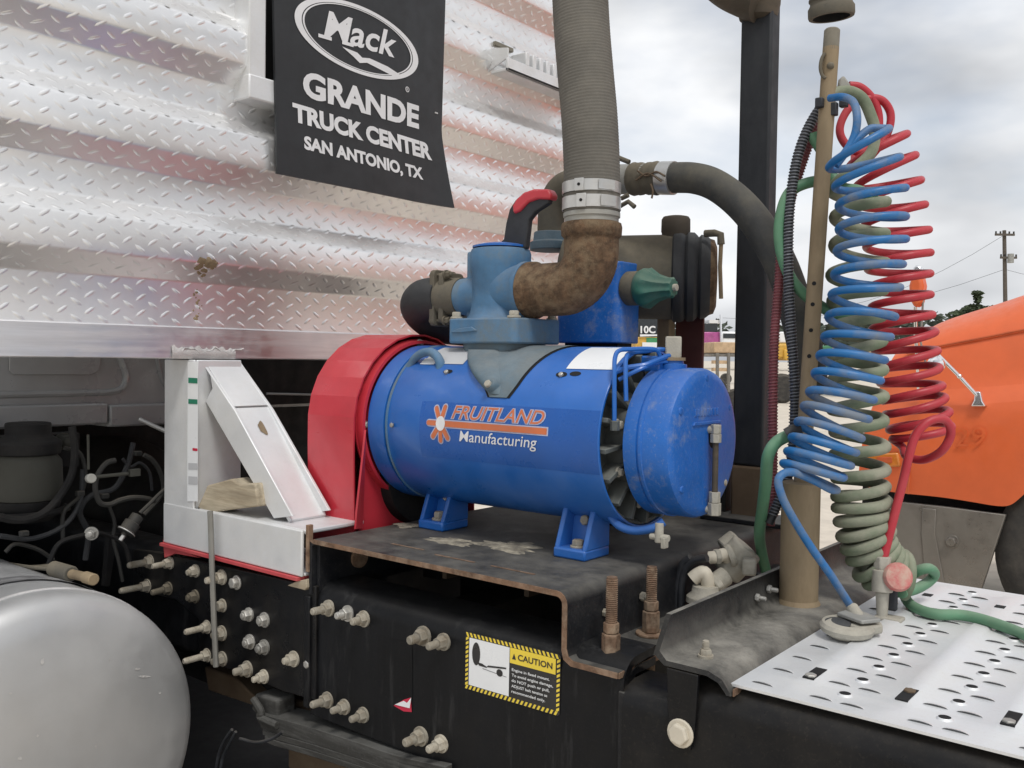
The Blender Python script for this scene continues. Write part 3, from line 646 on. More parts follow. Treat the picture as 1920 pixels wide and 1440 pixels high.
# raised treads, alternating diagonals
tr = MB(); PA, PB = 0.0585, 0.0352; rnd = random.Random(2)
cum = [0.0]
for i in range(1, len(prof)): cum.append(cum[-1] + math.hypot(prof[i][0] - prof[i - 1][0], prof[i][1] - prof[i - 1][1]))
def on_prof(s):
    for i in range(1, len(prof)):
        if s <= cum[i]:
            f = (s - cum[i - 1]) / (cum[i] - cum[i - 1]); (za, xa), (zb_, xb) = prof[i - 1], prof[i]; d = V(xb - xa, 0, zb_ - za).normalized()
            return V(XR + xa + (xb - xa) * f, 0, za + (zb_ - za) * f), d
    return None, None
ni = int(cum[-1] / PB * 2); nj = int((YE - YL) / PA)
for i in range(ni):
    p, d = on_prof((i + .5) * PB / 2)
    if p is None: continue
    nrm = V(d.z, 0, -d.x)
    for j in range(nj):
        y = YL + (j + .25 + .5 * (i % 2)) * PA
        if p.z > ZW - .02 and YW0 - .05 < y < YW1 + .05: continue
        sgn = 1 if i % 2 else -1
        e1_ = (V(0, 1, 0) * 0.83 + d * sgn * 0.558); e2 = (V(0, 1, 0) * -0.558 * sgn + d * 0.83)
        c = p + V(0, y, 0); a, b, h = .0155, .0041, .0016
        vs = [c - e1_ * a, c - e1_ * a * .45 - e2 * b, c + e1_ * a * .45 - e2 * b, c + e1_ * a, c + e1_ * a * .45 + e2 * b, c - e1_ * a * .45 + e2 * b, c - e1_ * a * .55 + nrm * h, c + e1_ * a * .55 + nrm * h]
        tr.add(vs, [(0, 1, 6), (1, 2, 7, 6), (2, 3, 7), (3, 4, 7), (4, 5, 6, 7), (5, 0, 6)])
tag(build('raised_treads', tr, 'tread_aluminium', rk, smooth=50), kind='stuff')
ms = MB(); rnd = random.Random(5); yc_ = at(384, 490, X=XR + .03).y
for i in range(34):
    f = i / 34; zz_ = 1.765 - .055 * f if i < 22 else 1.70 - .075 * (i - 22) / 12
    s0 = next(cum[k] for k in range(1, len(prof)) if prof[k][0] >= zz_) - 0.0
    k = next(k for k in range(1, len(prof)) if prof[k][0] >= zz_); fr_ = (zz_ - prof[k - 1][0]) / max(1e-6, prof[k][0] - prof[k - 1][0])
    p, d = on_prof(cum[k - 1] + fr_ * (cum[k] - cum[k - 1])); nrm = V(d.z, 0, -d.x); q = .0055 * rnd.uniform(.4, 1.5) * (1.5 if i < 14 else .7)
    c = p + V(0, yc_ + rnd.gauss(0, .012 if i < 22 else .006), 0)
    rim = [c + (V(0, 1, 0) * math.cos(a) * rnd.uniform(.7, 1.4) + d * math.sin(a) * rnd.uniform(.6, 1.2)) * q for a in [j * .7854 for j in range(8)]]
    ms.add(rim + [c + nrm * .0032], [(j, (j + 1) % 8, 8) for j in range(8)])
tag(build('mud_splash', ms, 'pole_tan', rk, smooth=80), kind='stuff')
build('bottom_beam', MB().box((XR - .075, YL, 1.536), (XR + .004, YE, 1.612)), 'brushed_aluminium', rk, bevel=.003)
build('top_rail', MB().box((XR - .06, YL, 3.0), (XR + .03, YE, 3.07)), 'white_aluminium', rk, bevel=.003)
build('end_upright', MB().box((XR - .06, YE, 1.536), (XR + .036, YE + .05, 3.07)), 'white_aluminium', rk, bevel=.003)
# window opening with white frame
wf = MB().box((XR - .05, YW0 - .045, ZW - .060), (XR + .060, YW0 + .004, 3.0))
build('window_frame', wf, 'white_aluminium', rk, bevel=.004)
build('window_frame', MB().box((XR - .05, YW0 - .046, ZW - .062), (XR + .062, YW1 + .04, ZW - .004)), 'white_aluminium', rk, bevel=.004)
build('window_frame', MB().box((XR - .05, YW1 - .004, ZW - .004), (XR + .052, YW1 + .040, 3.0)), 'white_aluminium', rk, bevel=.004)
build('window_dark_sheet', MB().box((XR - .050, YW0, ZW - .004), (XR - .044, YW1, 3.0)), 'dark_void', rk)  # solid dark sheet standing for the unlit window opening
# chain tray: ledge with a toothed bar, right of the flap
ct = MB().box((XR + .045, 2.235, 2.445), (XR + .115, 2.75, 2.455)).box((XR + .105, 2.235, 2.445), (XR + .115, 2.75, 2.485))
cto = build('chain_tray', ct, 'white_aluminium', rk, bevel=.002)
for i in range(11):
    y = 2.335 + i * .037
    build('tray_tooth', MB().box((XR + .036, y, 2.487), (XR + .108, y + .020, 2.530)), 'white_aluminium', cto, bevel=.003)
build('tray_end', MB().slab([(XR + .032, 2.236, 2.455), (XR + .113, 2.236, 2.485), (XR + .113, 2.236, 2.515), (XR + .032, 2.236, 2.53)], (0, .006, 0)), 'white_aluminium', cto, bevel=.001)
build('tray_bar', MB().box((XR + .036, 2.24, 2.535), (XR + .060, 2.33, 2.548)), 'pole_cap', cto, bevel=.001)
# legs
post = MB()
pc_x, py0, py1 = -1.925, 1.205, 1.335
post.box((-2.052, py0, 1.10), (pc_x, py0 + .008, 1.534)).box((pc_x - .008, py0 + .009, 1.10), (pc_x, py1, 1.534)).box((-2.052, py1 - .008, 1.10), (pc_x - .009, py1, 1.534))
build('post', post, 'white_aluminium', rk, bevel=.0025)
build('weld', MB().tube([V(XR + .007, y, 1.556 + .006 * math.sin(y * 90) + .003 * math.sin(y * 233)) for y in [1.185 + .008 * i for i in range(22)]], lambda f: .0015, 6), 'weld_bead', rk)
wz = MB(); ny = 26
wz.rings([[V(XR + .0045 + (.0035 if 0 < k < 3 else 0), 1.16 + .17 * i / ny, 1.536 + k * .009 + (.004 * math.sin(i * 1.9) + .003 * math.sin(i * .7 + 1) if k == 3 else 0)) for i in range(ny + 1)] for k in range(4)], cap=False, closed=False)
build('weld', wz, 'weld_bead', rk, smooth=80)
# paper scale strip on the near face of the post
ys_ = py0 - .0012
st = build('printed_strip', MB().add([at(x, y, Y=ys_) for x, y in ((352, 678), (371, 678), (371, 940), (351, 940))], [(0, 1, 2, 3)]), 'sticker_white', rk, smooth=0)
for y0, y1, m_ in ((708, 718, 'sticker_green'), (748, 757, 'sticker_green'), (840, 845, 'sticker_red'), (868, 880, 'sticker_grey'), (893, 908, 'sticker_grey')):
    build('printed_band', MB().add([at(x, y, Y=ys_ - .0008) for x, y in ((353 + (8 if m_ == 'sticker_red' else 0), y0), (370, y0 + 1), (370, y1 + 1), (353 + (8 if m_ == 'sticker_red' else 0), y1))], [(0, 1, 2, 3)]), m_, st, smooth=0)
# foot rail and diagonal braces
build('foot_rail', MB().box((-2.052, 1.203, 1.0885), (-1.522, 1.211, 1.186)).box((-1.915, 1.212, 1.176), (-1.522, 1.375, 1.186)).box((-2.052, 1.212, 1.0885), (-1.522, 1.375, 1.096)), 'white_aluminium', rk, bevel=.003)
bd0, bd1 = V(-1.905, 0, 1.545), V(-1.56, 0, 1.182)
def brace(ya, yb, name='brace'):
    mb = MB(); d = (bd1 - bd0).normalized(); nrm = V(-d.z, 0, d.x); w = .040
    if nrm.x < 0: nrm = -nrm
    mb.obox((bd0 + bd1) / 2 + V(0, (ya + yb) / 2, 0) + nrm * .0, d * ((bd1 - bd0).length / 2), V(0, (yb - ya) / 2, 0), nrm * w)
    return mb
q0, q1 = at(410, 765, Y=1.235), at(540, 985, Y=1.235)
d = (q1 - q0).normalized(); 
pa = [at(x, y, Y=1.235) for x, y in ((378, 678), (440, 770), (548, 968), (513, 972), (385, 752), (398, 728), (394, 705))]
build('brace', MB().slab(pa, (0, .008, 0)), 'white_aluminium', rk, bevel=.002)
# the brace's sloping top plate, facing rearwards and up
ta, tb_ = at(440, 765, Y=1.244), at(545, 975, Y=1.244)
wv = V(0, .098, 0)
build('brace_plate', MB().slab([ta, tb_, tb_ + wv, ta + wv], (-.006, 0, -.008)), 'white_aluminium', rk, bevel=.001)
tt = at(385, 678, Y=1.244)
build('brace_plate', MB().slab([tt, ta + V(-.002, 0, .004), ta + wv + V(-.002, 0, .004), tt + wv], (-.008, 0, -.006)), 'white_aluminium', rk, bevel=.001)
build('brace', MB().slab([q + V(0, .100, 0) for q in pa], (0, .008, 0)), 'white_aluminium', rk, bevel=.002)
dp = ta.lerp(tb_, .2) + V(.0012, .045, .0012); dv = (tb_ - ta).normalized()
build('mud_spot', MB().add([dp + dv * (.018 * math.cos(a) * (1 + .3 * math.sin(3 * a))) + V(0, .011 * math.sin(a) * (1 + .25 * math.cos(2 * a)), 0) for a in [i * .35 for i in range(18)]], [tuple(range(18))]), 'pole_tan', rk, smooth=0)
build('rubber_pad', MB().box((-2.06, 1.198, 1.0795), (-1.53, 1.38, 1.0875)).slab([at(x, y, Y=1.205) for x, y in ((305, 1012), (318, 1020), (330, 1026), (372, 1046), (350, 1042), (328, 1038), (308, 1046))], (0, .01, 0)), 'red_rubber', rk, bevel=.001)
# far leg under the other end, seen below the beam
build('post', MB().box((-2.052, 1.96, 1.10), (-1.93, 2.09, 1.534)), 'white_aluminium', rk, bevel=.003)

# ------------------------------------------------------------------ mud flap hung on the rack
XFp = XR + .070
fl = thing('mud_flap', 'black rubber mud flap with white dealer lettering hanging on the tread plate bulkhead', 'mud flap', (XFp, 1.74, 2.3))
BL, BR = at(520, 325, X=XFp), at(842, 391, X=XFp)
TL, TRt = V(XFp, at(511, 0, X=XFp).y - .004, 2.66), V(XFp, at(836, 0, X=XFp).y, 2.66)
kx = at(828, 250, X=XFp)
def fpt(u, v, off=0.0):
    """u across, v up, on the hanging flap: flat, its lower right corner curling out."""
    a = BL.lerp(TL, v); zk = (kx.z - BL.z) / (2.66 - BL.z)
    b = kx.lerp(TRt, (v - zk) / (1 - zk)) if v > zk else BR.lerp(kx, v / zk)
    p = a.lerp(b, u)
    cu = max(0, (u - .72) / .28) ** 2 * max(0, (.33 - v) / .33) ** 1.5
    p = p + V(.022 * cu + .006 * math.sin(u * 3.1) * (1 - v) + off, -.0 * cu, 0)
    return p
fm = MB(); NU, NV = 26, 30
fm.rings([[fpt(i / NU, j / NV) for i in range(NU + 1)] for j in range(NV + 1)], cap=False, closed=False)
fm.rings([[fpt(i / NU, j / NV, -.008) for i in range(NU + 1)] for j in range(NV + 1)], cap=False, closed=False)
for A, B in ((lambda t: (t, 0), 1), (lambda t: (t, 1), 1), (lambda t: (0, t), 1), (lambda t: (1, t), 1)):
    fm.rings([[fpt(*A(i / 30)) for i in range(31)], [fpt(*A(i / 30), -.008) for i in range(31)]], cap=False, closed=False)
build('rubber_sheet', fm, 'flap_rubber', fl, smooth=50)
def finv(px, py):
    """picture point -> flap u, v"""
    p = at(px, py, X=XFp); v = .5
    for _ in range(12):
        a, b = fpt(0, v), fpt(1, v); u = (p.y - a.y) / (b.y - a.y); cur = fpt(u, v); v += (p.z - cur.z) / (TL.z - BL.z)
    return u, v
def on_flap(mb, vs, fs): mb.add([fpt(u, v, .0016) for u, v in vs], fs)
print_mb = MB()
def flap_text(body, l, r, capsh, bold, caps=None, shear=0):
    """l = picture point of the first letter's foot, r = of the last letter's foot; capital height in metres"""
    (ua, va), (ub, vb) = finv(*l), finv(*r); Hh = TL.z - BL.z
    vs, fs = fit_text(body, 0, 1, 0, 1, bold=bold, caps=caps, shear=shear)
    # split long faces so that print follows the sheet
    on_flap(print_mb, [(ua + (ub - ua) * x, va + (vb - va) * x + y * capsh / (2.66 - BL.z)) for x, y in vs], fs)
flap_text('GRANDE', (567, 182), (784, 243), .067, .042)
build('lettering', print_mb, 'print_white', fl, smooth=0)
print_mb = MB(); flap_text('TRUCK CENTER', (548, 228), (808, 302), .047, .048); build('lettering', print_mb, 'print_white', fl, smooth=0)
print_mb = MB(); flap_text('SAN ANTONIO, TX', (569, 280), (791, 338), .034, .045, caps='SANT'); build('lettering', print_mb, 'print_white', fl, smooth=0)
# oval emblem: double ring, script word and swash
em = MB(); cu_, cv_ = finv(675, 76); ru = finv(783, 110)[0] - cu_; rv = .090 / (2.66 - BL.z)
(u1, v1), (u2, v2) = finv(568, 42), finv(783, 120); tilt = (v2 - v1) / (u2 - u1)
def eo(a, f, g=0): return (cu_ + ru * f * math.cos(a), cv_ + tilt * ru * f * math.cos(a) + rv * (f - g) * math.sin(a))
def ringband(fo, fi, go, gi, n=90):
    A = [eo(2 * math.pi * i / n, fo, go) for i in range(n)]; B = [eo(2 * math.pi * i / n, fi, gi) for i in range(n)]
    on_flap(em, A + B, [(i, (i + 1) % n, n + (i + 1) % n, n + i) for i in range(n)])
ringband(1.0, .90, 0, .0); ringband(.885, .86, .0, .0)
def eword(body, x0, x1, y0, y1, **k):
    vs, fs = fit_text(body, x0, x1, y0, y1, **k); on_flap(em, [(cu_ + ru * x, cv_ + tilt * ru * x + rv * y + ru * x * 0.04) for x, y in vs], fs)
eword('Mack', -.58, .60, -.22, .56, bold=.020, shear=.22, caps='M')
for a, b in ((-.66, -.46), (-.30, -.12)): on_flap(em, [(cu_ + ru * x, cv_ + tilt * ru * x + rv * y + ru * x * .04) for x, y in ((a, -.27), (b, -.27), (b, -.17), (a, -.17))], [(0, 1, 2, 3)])
sw = [(-.30, -.38), (-.06, -.40), (.02, -.50), (.14, -.44), (.45, -.50), (.68, -.62), (.58, -.74), (.30, -.66), (.10, -.60), (-.02, -.68), (-.12, -.56)]
on_flap(em, [(cu_ + ru * x, cv_ + tilt * ru * x + rv * y) for x, y in sw], [tuple(range(len(sw)))])
# registered mark
ua, va = finv(762, 168); nn = 16
rg = [(ua + .013 * math.cos(2 * math.pi * i / nn), va + .0115 * math.sin(2 * math.pi * i / nn)) for i in range(nn)]; rg2 = [(ua + (u - ua) * .74, va + (v - va) * .74) for u, v in rg]
on_flap(em, rg + rg2, [(i, (i + 1) % nn, nn + (i + 1) % nn, nn + i) for i in range(nn)])
vs, fs = fit_text('R', ua - .005, ua + .005, va - .006, va + .006); on_flap(em, vs, fs)
build('emblem', em, 'print_white', fl, smooth=0)
for u, v in ((.955, .40),): build('staple', MB().obox(fpt(u, v, .001), V(.001, 0, 0), V(0, .006, 0), V(0, 0, .002)), 'clamp_steel', fl)

# ------------------------------------------------------------------ fuel tank
ft = thing('fuel_tank', 'dull silver cylindrical fuel tank with rounded end beside the chassis', 'fuel tank', (-2.4, .80, .76))
rt = .322; xe = -1.745
tp = [(0, .02), (.004, rt * .5), (.012, rt * .78), (.022, rt * .90), (.032, rt * .953), (.046, rt * .984), (.064, rt * .998), (.085, rt)]
build('shell', MB().lathe((xe, .80, .76), (-1, 0, 0), [(h, r) for h, r in tp] + [(1.3, rt), (1.36, rt * .9)], 96), 'tank_aluminium', ft, smooth=40)
sf = MB(); rnd = random.Random(4)
for px, py, w, h in ((80, 1240, 4, 8), (272, 1268, 11, 3), (258, 1254, 5, 3), (38, 1422, 6, 4), (70, 1380, 3, 3), (205, 1235, 2, 3), (140, 1340, 3, 2), (300, 1300, 2, 2), (180, 1400, 3, 5), (20, 1300, 4, 2)):
    def on_end(x, y):
        X_s = xe
        for _ in range(6):
            q = at(x, y, X=X_s); rad_ = math.hypot(q.y - .80, q.z - .76); hh = 0
            for (h0, r0_), (h1, r1_) in zip(tp, tp[1:]):
                if r0_ <= rad_ <= r1_: hh = h0 + (h1 - h0) * (rad_ - r0_) / (r1_ - r0_)
            X_s = xe - hh
        return at(x, y, X=X_s + .0012)
    sf.add([on_end(px + w * math.cos(a) * rnd.uniform(.5, 1.2), py + h * math.sin(a) * rnd.uniform(.5, 1.2)) for a in [i * .785 for i in range(8)]], [tuple(range(8))])
tag(build('scuff_marks', sf, 'weld_bead', ft, smooth=0), kind='stuff')
build('end_seam', MB().lathe((xe - .088, .80, .76), (-1, 0, 0), [(0, rt - .002), (.002, rt + .0028), (.007, rt + .0028), (.009, rt - .002)], 96, cap=False), 'weld_bead', ft)
sb = MB(); a0 = 0
arc = [V(-1.93, .80 + (rt + .004) * math.cos(a), .76 + (rt + .004) * math.sin(a)) for a in [R(-60 + 6 * i) for i in range(42)]]
sb.rings([[q, q + V(-.045, 0, 0)] for q in arc], cap=False, closed=False); 
build('strap', sb, 'brushed_aluminium', ft, smooth=60)
# cable and connector lying along the tank's top
cl = thing('tank_cable', 'thin frayed cables with a corroded connector lying on top of the fuel tank', 'cable', at(60, 1062, Y=.95))
Yc = .93
for off, rr_ in ((0, .0045), (9, .004), (16, .0035)):
    build('wire', MB().tube(spline([at(x, y - off * .5, Y=Yc + off * .002) for x, y in ((-30, 1050 + off), (20, 1058 + off * .8), (60, 1064 + off * .4), (100, 1068), (128, 1074))], 8), rr_, 8), 'dusty_clay', cl)
build('connector', MB().cyl(at(100, 1066, Y=Yc), at(134, 1076, Y=Yc), .017, 14), 'dusty_clay', cl, bevel=.003)
build('plug', MB().cyl(at(134, 1076, Y=Yc), at(160, 1082, Y=Yc), .010, 14).cyl(at(160, 1082, Y=Yc), at(176, 1087, Y=Yc), .0125, 14), 'pole_tan', cl, bevel=.002)

# ------------------------------------------------------------------ cab (back wall seen under the rack)
XC = -2.42
cb = thing('truck_cab', 'grey painted back wall of the truck cab under the bulkhead', 'truck cab', (XC, 1.645, 1.36))
zc = at(0, 800, X=XC).z
cw = MB().prism([(-3.7, zc + .02), (XC, zc + .02), (XC, 3.1), (-2.6, 3.2), (-3.7, 3.2)], 'Y', .55, 2.74)
build('back_panel', cw, 'cab_grey', cb, bevel=.01)
build('sill', MB().box((XC - .2, .55, zc - .005), (XC + .022, 1.245, zc + .052)).box((XC - .2, 1.25, zc - .014), (XC + .02, 1.42, zc + .046)), 'cab_grey', cb, bevel=.006)
def bead(pts, r, name='pressed_bead'): build(name, MB().tube(spline(pts, 8), r, 8), 'cab_grey', cb)
X_ = XC + .0005
bead([at(x, y, X=X_) for x, y in ((-60, 742), (60, 739), (150, 737), (205, 735), (228, 728), (236, 712), (233, 695), (222, 668), (205, 640))], .009)
bead([at(x, y, X=X_) for x, y in ((290, 640), (296, 680), (304, 712), (318, 730), (345, 735))], .007)
rec = [at(x, y, X=XC + .001) for x, y in ((16, 650), (16, 695), (24, 703), (170, 703), (184, 696), (188, 684), (186, 650))]
build('recess_panel', MB().slab(rec, (.004, 0, 0)), 'cab_grey', cb, bevel=.004)
build('support_strut', MB().tube([at(262, 786, X=XC + .03), at(285, 797, X=XC + .06), at(318, 812, X=XC + .1)], .006, 8), 'clamp_steel', cb)
build('flank_shade', MB().box((XC + .002, 1.43, zc + .03), (XC + .012, 2.70, 1.9)), 'grimy_black', cb)  # dark sheet laid over the cab wall in place of its shade
build('trim_line', MB().tube([at(500, 738, X=XC + .02), at(592, 740, X=XC + .02)], .004, 6), 'cab_grey', cb)

# ------------------------------------------------------------------ machinery in the dark under the cab
gb = thing('gearbox', 'grimy black transmission and brackets in the shadow under the cab', 'gearbox', (-2.9, 1.6, .9))
build('housing', MB().lathe((-3.6, 1.645, .95), (1, 0, 0), [(0, .30), (.5, .30), (.62, .22), (1.1, .20), (1.2, .10)], 24), 'grimy_black', gb, bevel=.01)
build('bay_dark_wall', MB().box((-3.25, .62, .25), (-3.2, 2.68, zc)), 'dark_void', gb)  # added dark wall that keeps the bay under the cab black
build('bracket', MB().slab([at(x, y, X=-2.25) for x, y in ((205, 1000), (222, 1000), (206, 1100), (196, 1100))], (-.02, 0, 0)), 'grimy_black', gb, bevel=.002)
build('bracket', MB().box((-2.36, .66, 1.26), (-2.30, 1.12, 1.345)), 'grimy_black', gb, bevel=.003)
for px, py, r_ in ((118, 827, .017), (20, 968, .012), (120, 952, .010), (80, 828, .008)): bolt(gb, at(px, py, X=-2.28), (1, 0, 0), r_, .01, True, 'canister_khaki')
build('bay_dark_floor', MB().box((-3.2, .62, .30), (-.8, 2.68, .32)), 'dark_void', gb)  # added dark floor that closes the bay so it stays black
dr = thing('air_dryer', 'dull khaki canister of the air dryer hanging under the cab sill', 'air dryer', at(50, 900, X=-2.25))
c0 = at(53, 852, X=-2.26); c1 = at(53, 940, X=-2.26)
build('canister', MB().lathe((c1.x, c1.y, c1.z), (0, 0, 1), [(0, .055), (.008, .072), (.02, .076), (c0.z - c1.z - .015, .073), (c0.z - c1.z, .062)], 32), 'canister_khaki', dr, smooth=40)
build('head', MB().lathe((c0.x, c0.y, c0.z + .001), (0, 0, 1), [(0, .070), (.03, .074), (.045, .05), (.075, .05)], 24), 'grimy_black', dr, bevel=.004)
build('base_ring', MB().tube([V(c1.x + .078 * math.cos(a), c1.y + .078 * math.sin(a), c1.z - .022 + .004 * math.sin(a)) for a in [i * .2 for i in range(33)]], .008, 8), 'grimy_black', dr)
build('collar', MB().lathe((c1.x, c1.y, c1.z - .045), (0, 0, 1), [(0, .05), (.02, .068), (.05, .072), (.054, .06)], 24), 'grimy_black', dr)
ap = thing('air_gauge_line', 'round grey loop of tubing with a small brass fitting in the dark bay', 'tubing', at(240, 890, X=-2.1))
Xl = -2.12
build('tubing', MB().tube(spline([at(x, y, X=Xl) for x, y in ((216, 863), (200, 868), (186, 885), (179, 905), (180, 925), (188, 943), (205, 946), (225, 938), (250, 933), (275, 935), (290, 940))], 8), .0065, 8), 'dull_hose', ap)
build('tubing', MB().tube(spline([at(x, y, X=Xl) for x, y in ((270, 853), (285, 862), (298, 880), (306, 905), (304, 925), (292, 942), (270, 965))], 8), .006, 8), 'dull_hose', ap)
build('fitting', MB().cyl(at(168, 897, X=Xl + .02), at(172, 897, X=Xl + .045), .011, 12), 'galvanised', ap, bevel=.002)
build('fitting', MB().cyl(at(180, 894, X=Xl + .02), at(240, 888, X=Xl + .02), .0045, 8).obox(at(252, 886, X=Xl + .02), V(.006, 0, 0), V(0, .013, 0), V(0, 0, .009)), 'canister_khaki', ap, bevel=.001)
build('pull_rod', MB().cyl(at(165, 815, X=Xl + .02), at(166, 880, X=Xl + .02), .003, 8), 'canister_khaki', ap)
sv = thing('cable_gland', 'ribbed grey plug on a thin cable hanging left of the white leg', 'plug', at(250, 985, X=-2.08))
ax0, ax1 = at(232, 1004, X=-2.08), at(262, 962, X=-2.08)
dd = (ax1 - ax0); Lg = dd.length
build('body', MB().lathe(ax0, dd, [(0, .008), (.006, .008), (.008, .022), (.013, .0225), (.015, .019), (.035, .020), (.037, .015), (.055, .0155), (.058, .007)], 20), 'dull_hose', sv, smooth=30)
build('bright_rim', MB().lathe(ax0 + dd.normalized() * .0085, dd, [(0, .0215), (.0015, .0228), (.003, .0228)], 20), 'clamp_steel', sv)
build('cable', MB().tube(spline([ax1, at(280, 945, X=-2.08), at(300, 925, X=-2.08), at(325, 905, X=-2.08)], 6), .0045, 8), 'dull_hose', sv)
build('tip', MB().cyl(ax0 - dd.normalized() * .014, ax0, .005, 8), 'clamp_steel', sv)
# small items about the rack foot
wd = thing('wooden_wedge', 'pale worn wooden wedge lying on the white foot rail behind the post', 'wooden block', at(425, 935, Y=1.26))
qa = at(372, 953, Y=1.215); build('block', MB().slab([at(x, y, Y=1.215) for x, y in ((369, 953), (376, 938), (388, 910), (432, 898), (450, 908), (478, 906), (484, 950), (430, 956), (398, 962))], (0, .05, 0)), 'wood', wd, bevel=.004)
w2 = thing('wooden_shim', 'small pale wooden shim under the end of the white foot rail', 'wooden block', at(560, 1095, Y=1.21))
build('block', MB().slab([at(x, y, Y=1.206) for x, y in ((538, 1098), (556, 1090), (574, 1086), (575, 1102), (571, 1107))], (0, .04, 0)), 'wood', w2, bevel=.0015)
hr = thing('hold_down_rod', 'thin vertical grey rod hanging in front of the bolted plate', 'rod', at(400, 1110, Y=1.19))
build('rod', MB().tube([at(x, y, Y=1.187) for x, y in ((394, 958), (396, 1010), (398, 1080), (401, 1160), (405, 1250))], .0065, 8), 'rod_grey', hr)
# leaf spring under the frame
ls = thing('leaf_spring', 'dusty grey leaf spring pack below the bolted chassis plate', 'leaf spring', at(640, 1370, Y=1.24))
for i in range(5):
    pts = [at(x, y + i * 9 + max(0, i - 2) * 3, Y=1.24) for x, y in ((505 + i * 4, 1333), (540, 1342), (600, 1358), (690, 1386), (770, 1408 + 4), (860, 1432))]
    pts = spline(pts, 5); lf = MB(); hh = .0065
    lf.rings([[q + V(0, -.035, -hh), q + V(0, .035, -hh), q + V(0, .035, hh), q + V(0, -.035, hh)] for q in pts])
    build('leaf', lf, 'spring_steel', ls, bevel=.0015)
build('clip', MB().tube(spline([at(x, y, Y=1.2) for x, y in ((475, 1310), (490, 1335), (488, 1345), (520, 1360)) ], 5), .008, 8), 'spring_steel', ls)
build('hanger', MB().slab([at(x, y, Y=1.215) for x, y in ((478, 1300), (520, 1312), (520, 1360), (492, 1352), (470, 1330))], (0, .05, 0)), 'spring_steel', ls, bevel=.006)
bb = thing('axle_beam', 'rusty brown suspension beam below the frame', 'axle beam', at(620, 1400, Y=1.3))
build('beam', MB().slab([at(x, y, Y=1.30) for x, y in ((383, 1250), (440, 1270), (478, 1308), (470, 1322), (390, 1295))], (0, .05, 0)), 'brown_beam', bb, bevel=.004)
build('beam', MB().slab([at(x, y, Y=1.29) for x, y in ((515, 1300), (600, 1325), (600, 1340), (515, 1328))], (0, .05, 0)), 'brown_beam', bb, bevel=.004)
build('beam', MB().slab([at(x, y, Y=1.33) for x, y in ((540, 1378), (690, 1428), (700, 1490), (540, 1440))], (0, .06, 0)), 'brown_beam', bb, bevel=.004)
wr = thing('brake_wires', 'thin black wires looping under the chassis near the tank end', 'wires', at(440, 1360, Y=1.2))
for pts in (((435, 1368), (420, 1390), (410, 1415), (405, 1440)), ((442, 1372), (430, 1395), (418, 1420), (412, 1450)), ((450, 1385), (480, 1392), (510, 1385), (530, 1372))):
    build('wire', MB().tube(spline([at(x, y, Y=1.18) for x, y in pts], 6), .0035, 8), 'wrap_black', wr)

# dim clutter of hoses and wires behind the tank
bh_ = thing('engine_bay_hoses', 'tangle of dark hoses and wires in the shadow under the cab', 'hoses', at(150, 990, X=-2.2))
for k, (seq, r_, mt) in enumerate((
    (((-20, 965), (40, 975), (90, 955), (130, 900), (140, 850), (135, 800)), .009, 'grimy_black'), (((0, 1005), (60, 1010), (120, 985), (150, 940), (155, 880)), .006, 'black_rubber'),
    (((160, 1050), (165, 1000), (150, 960), (170, 930), (215, 915), (240, 870), (250, 830)), .007, 'black_rubber'), (((90, 1060), (110, 1020), (150, 1005), (190, 1000), (230, 1020), (245, 1060)), .006, 'grimy_black'),
    (((120, 840), (150, 850), (160, 890), (150, 930), (120, 960), (118, 1010)), .005, 'dull_hose'), (((230, 860), (245, 875), (262, 868), (280, 885), (285, 920)), .004, 'black_rubber'),
    (((205, 950), (215, 980), (212, 1010), (222, 1050), (230, 1090)), .0045, 'dull_hose'), (((10, 1035), (30, 1020), (70, 1030), (100, 1050)), .005, 'dull_hose'))):
    X_c = -2.16 - .03 * (k % 3)
    build('hose', MB().tube(spline([at(x, y, X=X_c) for x, y in seq], 6), r_, 8), mt, bh_)
for px, py, r_ in ((172, 1000, .012), (178, 1003, .007)): bolt(bh_, at(px, py, X=-2.15), (.7, -.7, 0), r_, .012, True, 'zinc_bolt', name='hose_fitting')
for px, py in ((150, 925), (196, 930), (45, 1000), (258, 850)): build('hose_clip', MB().obox(at(px, py, X=-2.16), V(.008, 0, 0), V(0, .009, 0), V(0, 0, .006)), 'dull_hose', bh_, bevel=.002)
# ------------------------------------------------------------------ blue vacuum pump
PY, PZ, PR = 1.553, 1.399, 0.175
pu = thing('vacuum_pump', 'bright blue cylindrical vacuum pump with orange sunburst logo bolted on the black mounting plate', 'vacuum pump', (-1.2, PY, ZP))
def at_cyl(px, py, r=PR):
    c = ((px - CXP) / FPX, (py - CYP) / FPX, 1.0); d = V(*[sum(CAM_AX[i][k] * c[k] for k in range(3)) for i in range(3)])
    oy, oz = CAM_POS.y - PY, CAM_POS.z - PZ; a = d.y ** 2 + d.z ** 2; b = 2 * (oy * d.y + oz * d.z); cc = oy * oy + oz * oz - r * r
    dis = max(0, b * b - 4 * a * cc); t_ = (-b - math.sqrt(dis)) / (2 * a); p = CAM_POS + d * t_
    return p.x, math.atan2(p.z - PZ, -(p.y - PY))
def cy(x, th, r): return V(x, PY - r * math.cos(th), PZ + r * math.sin(th))
sh = MB().lathe((-1.456, PY, PZ), (1, 0, 0), [(0, .166), (0, .174), (.002, PR), (.544, PR), (.546, .1735), (.546, .1695), (.40, .1695)], 96, cap=False)
build('shroud', sh, 'pump_blue', pu, smooth=40)
build('front_band', MB().lathe((-1.516, PY, PZ), (1, 0, 0), [(0, .168), (.001, .1765), (.050, .1765), (.0515, .168)], 96, cap=False), 'pump_blue', pu, smooth=40)
